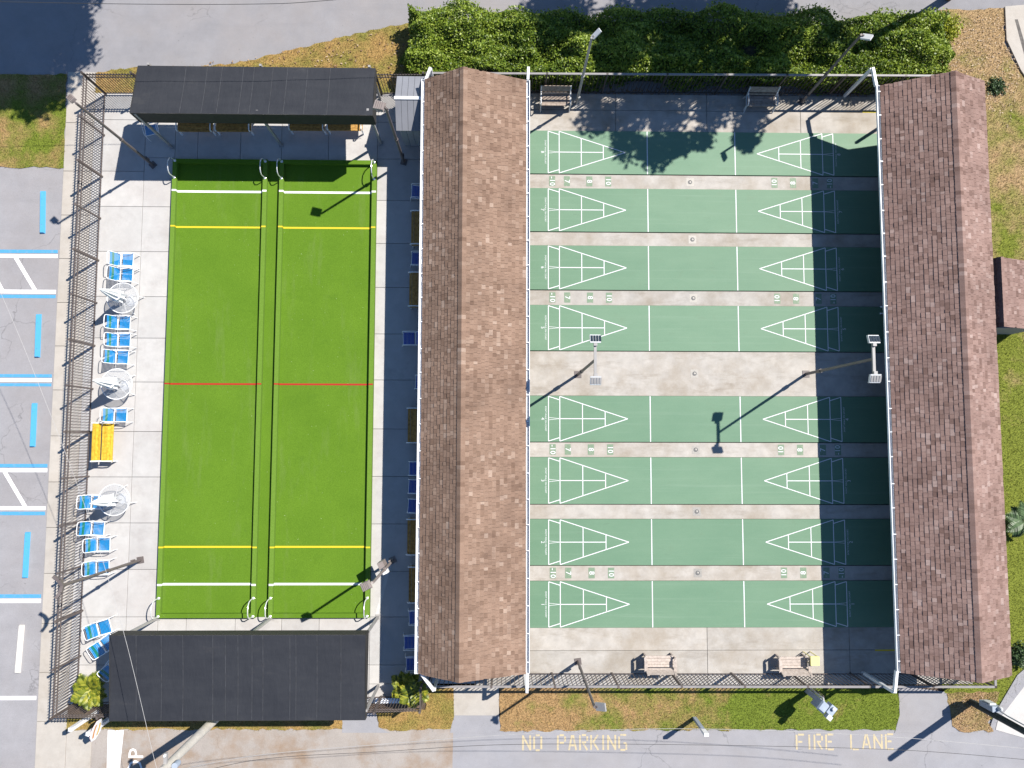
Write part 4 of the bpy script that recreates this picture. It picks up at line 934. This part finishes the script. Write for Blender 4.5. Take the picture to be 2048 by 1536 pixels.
# ---------------------------------------------------------------- stop sign, posts, meter stand
e = empty('sign_post', (*(-23.470, -12.723), 0), label='bare white post beside the octagonal sign in the lower left corner', cat='post')
MB().box(-.065, .065, -.065, .065, 0, 1.9).build('post', 'white_strap', e); MB().hexa([(-.07, -.07, 1.9), (.07, -.07, 1.9), (.07, .07, 1.9), (-.07, .07, 1.9)], [(-.02, -.02, 1.96), (.02, -.02, 1.96), (.02, .02, 1.96), (-.02, .02, 1.96)]).build('cap', 'white_strap', e)
e = empty('road_sign', (*(-22.835, -12.883), 0), R(-14), label='octagonal road sign seen from behind, white with orange marks, on white post', cat='sign')
MB().box(-.065, .065, -.065, .065, 0, 1.9).build('post', 'white_strap', e); MB().hexa([(-.07, -.07, 1.9), (.07, -.07, 1.9), (.07, .07, 1.9), (-.07, .07, 1.9)], [(-.02, -.02, 1.96), (.02, -.02, 1.96), (.02, .02, 1.96), (-.02, .02, 1.96)]).build('cap', 'white_strap', e)
oc = [(.41 * math.cos(R(22.5 + 45 * k)), .41 * math.sin(R(22.5 + 45 * k))) for k in range(8)]; zc = 1.42
q = MB(); q.hexa([(.075, y, zc + z) for y, z in oc], [(.09, y, zc + z) for y, z in oc]); pn = q.build('panel', 'white_strap', e)
MB().hexa([(.062, y * 1.01, zc + z * 1.01) for y, z in oc], [(.074, y * 1.01, zc + z * 1.01) for y, z in oc]).build('red_face', 'maroon', e)
for m, zz, yy in (('orange', .17, (-.26, .24)), ('gold', -.17, (-.24, .22))):  # two curved colour bands on the panel, orange above and gold below
    q = MB()
    for k in range(6):
        a, b = yy[0] + (yy[1] - yy[0]) * k / 6, yy[0] + (yy[1] - yy[0]) * (k + 1) / 6; cz = lambda y: zc + zz * (1 - (y / .5) ** 2) - .0
        q.quad((.092, a, cz(a) - .05), (.092, b, cz(b) - .05), (.092, b, cz(b) + .05), (.092, a, cz(a) + .05))
    q.build('curved_band', m, pn)
e = empty('bollard_post', (*(-0.219, -13.057), 0), label='white square post on the lower grass strip', cat='post')
MB().box(-.07, .07, -.05, .05, 0, 1.62).build('post', 'blue_grey', e); MB().box(-.085, .085, -.055, .055, 1.30, 1.75).build('sign_plate', 'white_strap', e)
e = empty('meter_stand', (*(4.318, -12.003), 0), R(-40), label='blue grey utility meter stand behind the lower fence', cat='utility box')
MB().box(-.09, .09, -.16, .04, 0, 1.25).build('pedestal', 'blue_grey', e); MB().tube([(.02, .10, 0), (.02, .10, 1.2), (.02, .02, 1.35)], .035, 8).build('pipe', 'head_white', e); MB().tube([(.02, .18, 0), (.02, .18, 1.1), (.06, .08, 1.2)], .02, 6).build('conduit', 'pole', e)
MB().box(-.16, .14, -.34, .02, 1.0, 1.60).build('meter_box', 'blue_grey', e); MB().hexa([(-.18, -.36, 1.60), (.16, -.36, 1.60), (.16, .04, 1.60), (-.18, .04, 1.60)], [(-.14, -.30, 1.68), (.12, -.30, 1.68), (.12, .0, 1.68), (-.14, .0, 1.68)]).build('lid', 'blue_grey', e)
MB().box(.14, .40, -.22, .14, 1.35, 1.72).build('junction_box', 'blue_grey', e); MB().box(.22, .42, -.40, -.22, 1.55, 1.80).build('sensor_box', 'head_white', e); MB().lathe([(0, 1.72), (.07, 1.72), (.07, 1.82), (0, 1.84)], 12, (.26, .04)).build('meter_dial', 'head_white', e)
MB().box(*sorted(((-12.716, -12.610)[0], (-11.723, -12.614)[0])), (-12.252, -12.403)[1], (-12.254, -12.213)[1], 0, .16).build('planter_kerb', 'white', label='white planter kerb behind the fence beside the palm', cat='planter')

# ---------------------------------------------------------------- vegetation
def lumps(P, s, a, seed):
    rs = np.random.RandomState(seed); out = np.zeros(len(P))
    for k in range(14):
        v = rs.randn(3) * s; out += np.sin(P @ v + rs.rand() * 6.28)
    return out / 14 * a * 3
hx0, hx1 = (-11.641, 13.804)[0], (10.204, 14.277)[0]; hy0, hy1 = (-1.965, 12.479)[1], (-1.933, 15.244)[1]
hd = empty('hedge', ((hx0 + hx1) / 2, hy0, 0), label='long dense green hedge behind the grey topped fence', cat='hedge')
def hedge_pts(n):
    k = np.random.rand(n); x = hx0 + np.random.rand(n) * (hx1 - hx0); y = hy0 + np.random.rand(n) * (hy1 - hy0); P = np.c_[x, y, np.full(n, 1.4)]
    m = k < .24; f = np.random.rand(n)
    P[m, 2] = 1.4 * f[m]; sd_ = np.random.rand(n)
    a = m & (sd_ < .55); P[a, 1] = hy0; b = m & (sd_ > .78); P[b, 0] = np.where(np.random.rand(b.sum()) < .5, hx0, hx1)
    c = m & (sd_ >= .55) & (sd_ <= .78); P[c, 1] = hy1
    L = lumps(P * np.array([1, 1, .6]), 1.7, .38, 3) + lumps(P, 5.5, .14, 5)
    P[~m, 2] += L[~m] - .34 * np.clip((np.abs((P[~m, 1] - (hy0 + hy1) / 2) / ((hy1 - hy0) / 2)) - .6) / .4, 0, 1) ** 2
    P[a, 1] -= L[a] * .7; P[c, 1] += L[c] * .7; P[b, 0] += np.where(P[b, 0] > 0, 1, -1) * (L[b] * 1.0)
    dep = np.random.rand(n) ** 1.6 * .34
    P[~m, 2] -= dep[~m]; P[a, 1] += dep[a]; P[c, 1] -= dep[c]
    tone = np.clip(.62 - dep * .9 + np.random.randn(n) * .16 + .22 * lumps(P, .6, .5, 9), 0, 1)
    return P - np.array(hd.location), tone
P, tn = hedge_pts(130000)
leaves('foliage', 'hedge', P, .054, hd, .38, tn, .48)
q = MB(); cx = np.linspace(hx0 + .3, hx1 - .3, 60); cyv = np.linspace(hy0 + .3, hy1 - .3, 8)
for i in range(59):
    for j in range(7):
        zz = lambda x, y: .70 + .12 * math.sin(x * 2.1) * math.cos(y * 3)
        q.quad(*[(x - hd.location[0], y - hd.location[1], zz(x, y)) for x, y in ((cx[i], cyv[j]), (cx[i + 1], cyv[j]), (cx[i + 1], cyv[j + 1]), (cx[i], cyv[j + 1]))])
for i in range(59):
    for y in (cyv[0], cyv[-1]): q.quad(*[(x - hd.location[0], y - hd.location[1], z) for x, z in ((cx[i], 0), (cx[i + 1], 0), (cx[i + 1], .70), (cx[i], .70))])
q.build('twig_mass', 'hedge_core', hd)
def bush(label, p, r, h, mat, n, leaf=.05):
    e = empty('shrub', (*p, 0), label=label, cat='shrub')
    v = np.random.randn(n, 3); v /= np.linalg.norm(v, axis=1)[:, None]; v *= (np.random.rand(n) ** .4)[:, None]; v[:, 2] = np.abs(v[:, 2])
    v *= (1 + .3 * np.sin(v[:, :1] * 9 + v[:, 1:2] * 7)); leaves('foliage', mat, v * np.array([r, r, h]), leaf, e, .4)
    for k in range(5):
        a = k * 1.3; MB().tube([(0, 0, 0), (r * .5 * math.cos(a), r * .5 * math.sin(a), h * .7)], [.02, .008], 5).build('stem', 'bark', e)
bush('yellow green shrub at the right end of the hedge', (10.732, 14.995), .55, .8, 'yellow_leaf', 2500)
bush('small yellow green shrub at the right foot of the hedge', (10.422, 13.961), .22, .4, 'yellow_leaf', 500)
bush('low dark green shrub by the lower right corner of the right shelter', (12.736, -10.660), .45, .6, 'palm_dark', 1500)
bush('small green weed tuft in the upper right lawn', (12.953, 12.692), .38, .18, 'palm_dark', 1200, .04)
def palm(label, p, nf, L, mat, trunk_h, droop=.5, stems=1, crown_z=None):
    e = empty('palm', (*p, 0), label=label, cat='palm')
    ms = []
    for v in range(3):
        q = MB(); N = 15; pts = []
        for k in range(N + 1):
            t_ = k / N; pts.append(Vector((L * t_ * (1 - .12 * t_), 0, L * (.42 * t_ - droop * t_ ** 2))))
        for k in range(2, N):
            t_ = k / N; w = .34 * L * math.sin(math.pi * min(1, .18 + .82 * t_)) * (1 - .25 * t_)
            for s in (-1, 1):
                a = pts[k]; b = a + Vector((w * .62, s * w, -.10 * w + random.uniform(-.03, .03))); d = Vector((.040, 0, 0)); mid = (a + b) / 2 + Vector((0, 0, .03))
                q.quad(a - d, mid - d * .8, b, mid + d * 1.0, a + d); q.t.append(random.random())
        for k in range(N): q.quad(pts[k] + Vector((0, .012, 0)), pts[k] - Vector((0, .012, 0)), pts[k + 1] - Vector((0, .008, 0)), pts[k + 1] + Vector((0, .008, 0))); q.t.append(.9)
        ms.append(q.mesh('frond', M[mat]))
    for s in range(stems):
        a0 = s * 2.4; ox, oy = (0, 0) if stems == 1 else (.20 * math.cos(a0), .28 * math.sin(a0)); th = trunk_h * (1 - .18 * s)
        MB().tube([(ox * .4, oy * .4, 0), (ox, oy, th)], [.075, .05], 8).build('trunk', 'bark', e)
        for k in range(nf):
            a = 2 * math.pi * k / nf + random.uniform(-.25, .25) + s; o = link('frond', ms[k % 3], e, (ox, oy, th), a); o.rotation_euler[1] = random.uniform(-.55, .25); o.scale = (1, 1, 1) if k % 2 else (.85, .85, .9)
palm('yellow green palm between the car park fence and the lower canopy', (-23.352, -11.658), 15, .86, 'palm_leaf', .75, .50)
palm('yellow green palm at the lower end of the tan roofed shelter', (-11.328, -11.772), 12, .76, 'palm_leaf', .8, .50, 2)
palm('dark green palm at the right edge beside the right shelter', (12.711, -5.365), 12, 1.0, 'palm_dark', .8, .5)
def tree(label, base, h, blobs, n, leaf):
    e = empty('tree', (*base, 0), label=label, cat='tree')
    MB().tube([(0, 0, 0), (.05, .1, h * .35), (0, 0, h * .62)], [.28, .22, .12], 10).build('trunk', 'bark', e)
    Ps = []
    for (x, y, z, r) in blobs:
        MB().tube([(0, 0, h * .4), (x * .5, y * .5, (h * .45 + z) / 2), (x * .9, y * .9, z)], [.11, .06, .03], 6).build('limb', 'bark', e)
        m = int(n * r * r / sum(b[3] ** 2 for b in blobs)); v = np.random.randn(m, 3); v /= np.linalg.norm(v, axis=1)[:, None]
        v *= (np.random.rand(m) ** .45)[:, None] * r * (1 + .35 * lumps(v, 3.2, 1.0, int(abs(x * 10)) + 1))[:, None]; Ps.append(v * np.array([1, 1, .7]) + np.array([x, y, z]))
    leaves('crown', 'tree_leaf', np.concatenate(Ps), leaf, e, .35)
tree('broad shade tree behind the hedge, shading the uppermost court', (6.9, 18.9), 11.0, [(x + 6.52 - 6.9, y + 4.30 - 18.9, 10.0, r) for x, y, r in [(*(-2.746, 10.145), 0.75), (*(-1.501, 9.730), 0.85), (*(-0.558, 10.059), 0.75), (*(0.490, 10.282), 0.55), (*(2.270, 10.385), 0.65), (*(-3.779, 11.204), 0.8), (*(-2.525, 11.431), 0.75), (*(-1.063, 11.339), 0.9), (*(0.823, 11.401), 0.75), (*(2.500, 11.332), 0.7), (*(-6.695, 14.084), 1.2), (*(-5.226, 14.972), 1.3), (*(-3.763, 13.684), 1.2), (*(-2.491, 15.005), 1.4), (*(-1.032, 13.715), 1.2), (*(0.464, 15.041), 1.4), (*(1.923, 13.967), 1.2), (*(3.429, 15.077), 1.3), (*(4.462, 13.996), 1.0), (*(-4.188, 12.598), 0.9), (*(-1.885, 12.623), 1.0), (*(0.424, 12.648), 0.9), (*(2.103, 12.449), 0.8), (*(-5.854, 15.838), 1.2), (*(-0.577, 16.125), 1.4), (*(2.605, 16.166), 1.3)]], 33000, .12)
tree('shade tree beyond the upper left road', (-22.9, 18.6), 10.5, [(x + 6.26 + 22.9, y + 4.13 - 18.6, 9.6, r) for x, y, r in [(*(-27.843, 15.126), 1.5), (*(-26.388, 14.713), 1.4), (*(-27.369, 13.842), 1.3), (*(-25.733, 13.861), 0.9), (*(-28.164, 13.404), 1.2), (*(-26.634, 15.573), 1.4), (*(-25.582, 15.046), 0.75), (*(-25.312, 13.608), 0.6), (*(-29.240, 14.463), 1.5), (*(-29.351, 12.750), 1.2), (*(-27.910, 12.447), 1.1), (*(-27.295, 12.347), .9), (*(-26.663, 11.928), .9), (*(-26.286, 12.571), 1.0), (*(-27.252, 11.498), 0.65), (*(-28.386, 11.804), 0.6), (*(-27.498, 16.429), 1.5), (*(-25.842, 16.233), 1.2)]], 21000, .12)
q2 = sample([(10.192, 13.844), (11.128, 15.833), (13.447, 15.862), (14.005, 13.231), (13.463, 10.837), (12.248, 12.123)], 110); leaves('fallen_leaves', 'litter', np.c_[q2, np.full(len(q2), .03)], .028, None, .8, None, .5, label='dry fallen leaves on the upper right lawn', cat='leaves', kind='stuff')
q2 = sample([(-16.267, 13.972), (-12.132, 15.061), (-11.689, 12.946), (-10.850, 12.203), (-24.459, 12.805), (-22.421, 13.084)], 14); leaves('fallen_leaves', 'litter', np.c_[q2, np.full(len(q2), .03)], .05, None, .8, None, .5, label='dry fallen leaves along the hedge end of the grass strip', cat='leaves', kind='stuff')
q2 = sample([(-10.642, 12.098), (7.585, 12.248), (7.597, 12.595), (-10.645, 12.442)], 120); leaves('fallen_leaves', 'litter', np.c_[q2, np.full(len(q2), -.03)], .05, None, .8, None, .5, label='dry fallen leaves under the hedge fence', cat='leaves', kind='stuff')
q2 = sample([(9.953, -12.215), (11.857, -12.183), (11.491, -13.602), (10.100, -13.463)], 110); leaves('fallen_leaves', 'litter', np.c_[q2, np.full(len(q2), .03)], .028, None, .8, None, .5, label='dry fallen leaves round the dark pole', cat='leaves', kind='stuff')

# ---------------------------------------------------------------- seated person in the shade of the right shelter
py_ = (7.542, 3.161)[1]
bx = place(bb, False, (8.62, py_, 0), R(180), 'brown bench in the deep shade under the right shelter', 'brown bench under the right shelter')
e = empty('person', (8.55, py_, 0), R(180), label='person seated in the shade under the right shelter, legs reaching out', cat='person')
J = {'pel': (0, 0, .52, .15), 'chest': (-.08, 0, .82, .15), 'neck': (-.09, 0, 1.04, .06), 'head': (-.07, 0, 1.20, .10), 'top': (-.07, 0, 1.30, .075)}
ed = [('pel', 'chest'), ('chest', 'neck'), ('neck', 'head'), ('head', 'top')]
for s, nm, kx in ((1, 'l', .46), (-1, 'r', .42)):
    J.update({'hip' + nm: (.04, s * .11, .52, .095), 'knee' + nm: (kx, s * .13, .52, .062), 'ank' + nm: (kx + .22, s * .14, .12, .042), 'heel' + nm: (kx + .20, s * .14, .05, .045), 'toe' + nm: (kx + .42, s * .17, .045, .036),
              'sho' + nm: (-.08, s * .19, .96, .062), 'elb' + nm: (.10, s * .25, .72, .045), 'wri' + nm: (.36, s * .14, .64, .032), 'hand' + nm: (.45, s * .12, .62, .036)})
    ed += [('pel', 'hip' + nm), ('hip' + nm, 'knee' + nm), ('knee' + nm, 'ank' + nm), ('ank' + nm, 'heel' + nm), ('heel' + nm, 'toe' + nm), ('chest', 'sho' + nm), ('sho' + nm, 'elb' + nm), ('elb' + nm, 'wri' + nm), ('wri' + nm, 'hand' + nm)]
    for f in range(5):
        k = 'fin%s%d' % (nm, f); off = (f - 2) * .018; J[k] = (.52 - abs(off) * .4 if f else .47, s * .12 + off + (s * .03 if f == 0 else 0), .585, .009); ed.append(('hand' + nm, k))
names = list(J); me = bpy.data.meshes.new('body'); me.from_pydata([J[k][:3] for k in names], [(names.index(a), names.index(b)) for a, b in ed], [])
o = link('body', me, e); md = o.modifiers.new('skin', 'SKIN'); me.skin_vertices or None
for i, k in enumerate(names): me.skin_vertices[0].data[i].radius = (J[k][3], J[k][3]); me.skin_vertices[0].data[i].use_root = (k == 'pel')
sb = o.modifiers.new('sub', 'SUBSURF'); sb.levels = 1; sb.render_levels = 1
dg = bpy.context.evaluated_depsgraph_get(); m2 = bpy.data.meshes.new_from_object(o.evaluated_get(dg)); o.modifiers.clear(); o.data = m2
m2.materials.clear()
for k in ('shirt', 'cloth', 'skin'): m2.materials.append(M[k])
for p in m2.polygons:
    c = p.center; p.use_smooth = True
    p.material_index = 2 if (c.z > 1.02 or (c.x > .15 and c.z > .585 and abs(c.y) < .24)) else (0 if c.z > .60 else 1)
MB().lathe([(0, 1.22), (.115, 1.20), (.118, 1.27), (.09, 1.335), (0, 1.35)], 14, (-.085, 0)).build('hair', 'hair', e)
for s in (-1, 1): MB().hexa([(x + (.64 if s > 0 else .60), s * .14 + y, 0) for x, y in ((0, -.045), (.26, -.035), (.26, .035), (0, .045))], [(x + (.64 if s > 0 else .60), s * .14 + y, .09) for x, y in ((.0, -.04), (.22, -.025), (.22, .025), (0, .04))]).build('shoe', 'white', e)
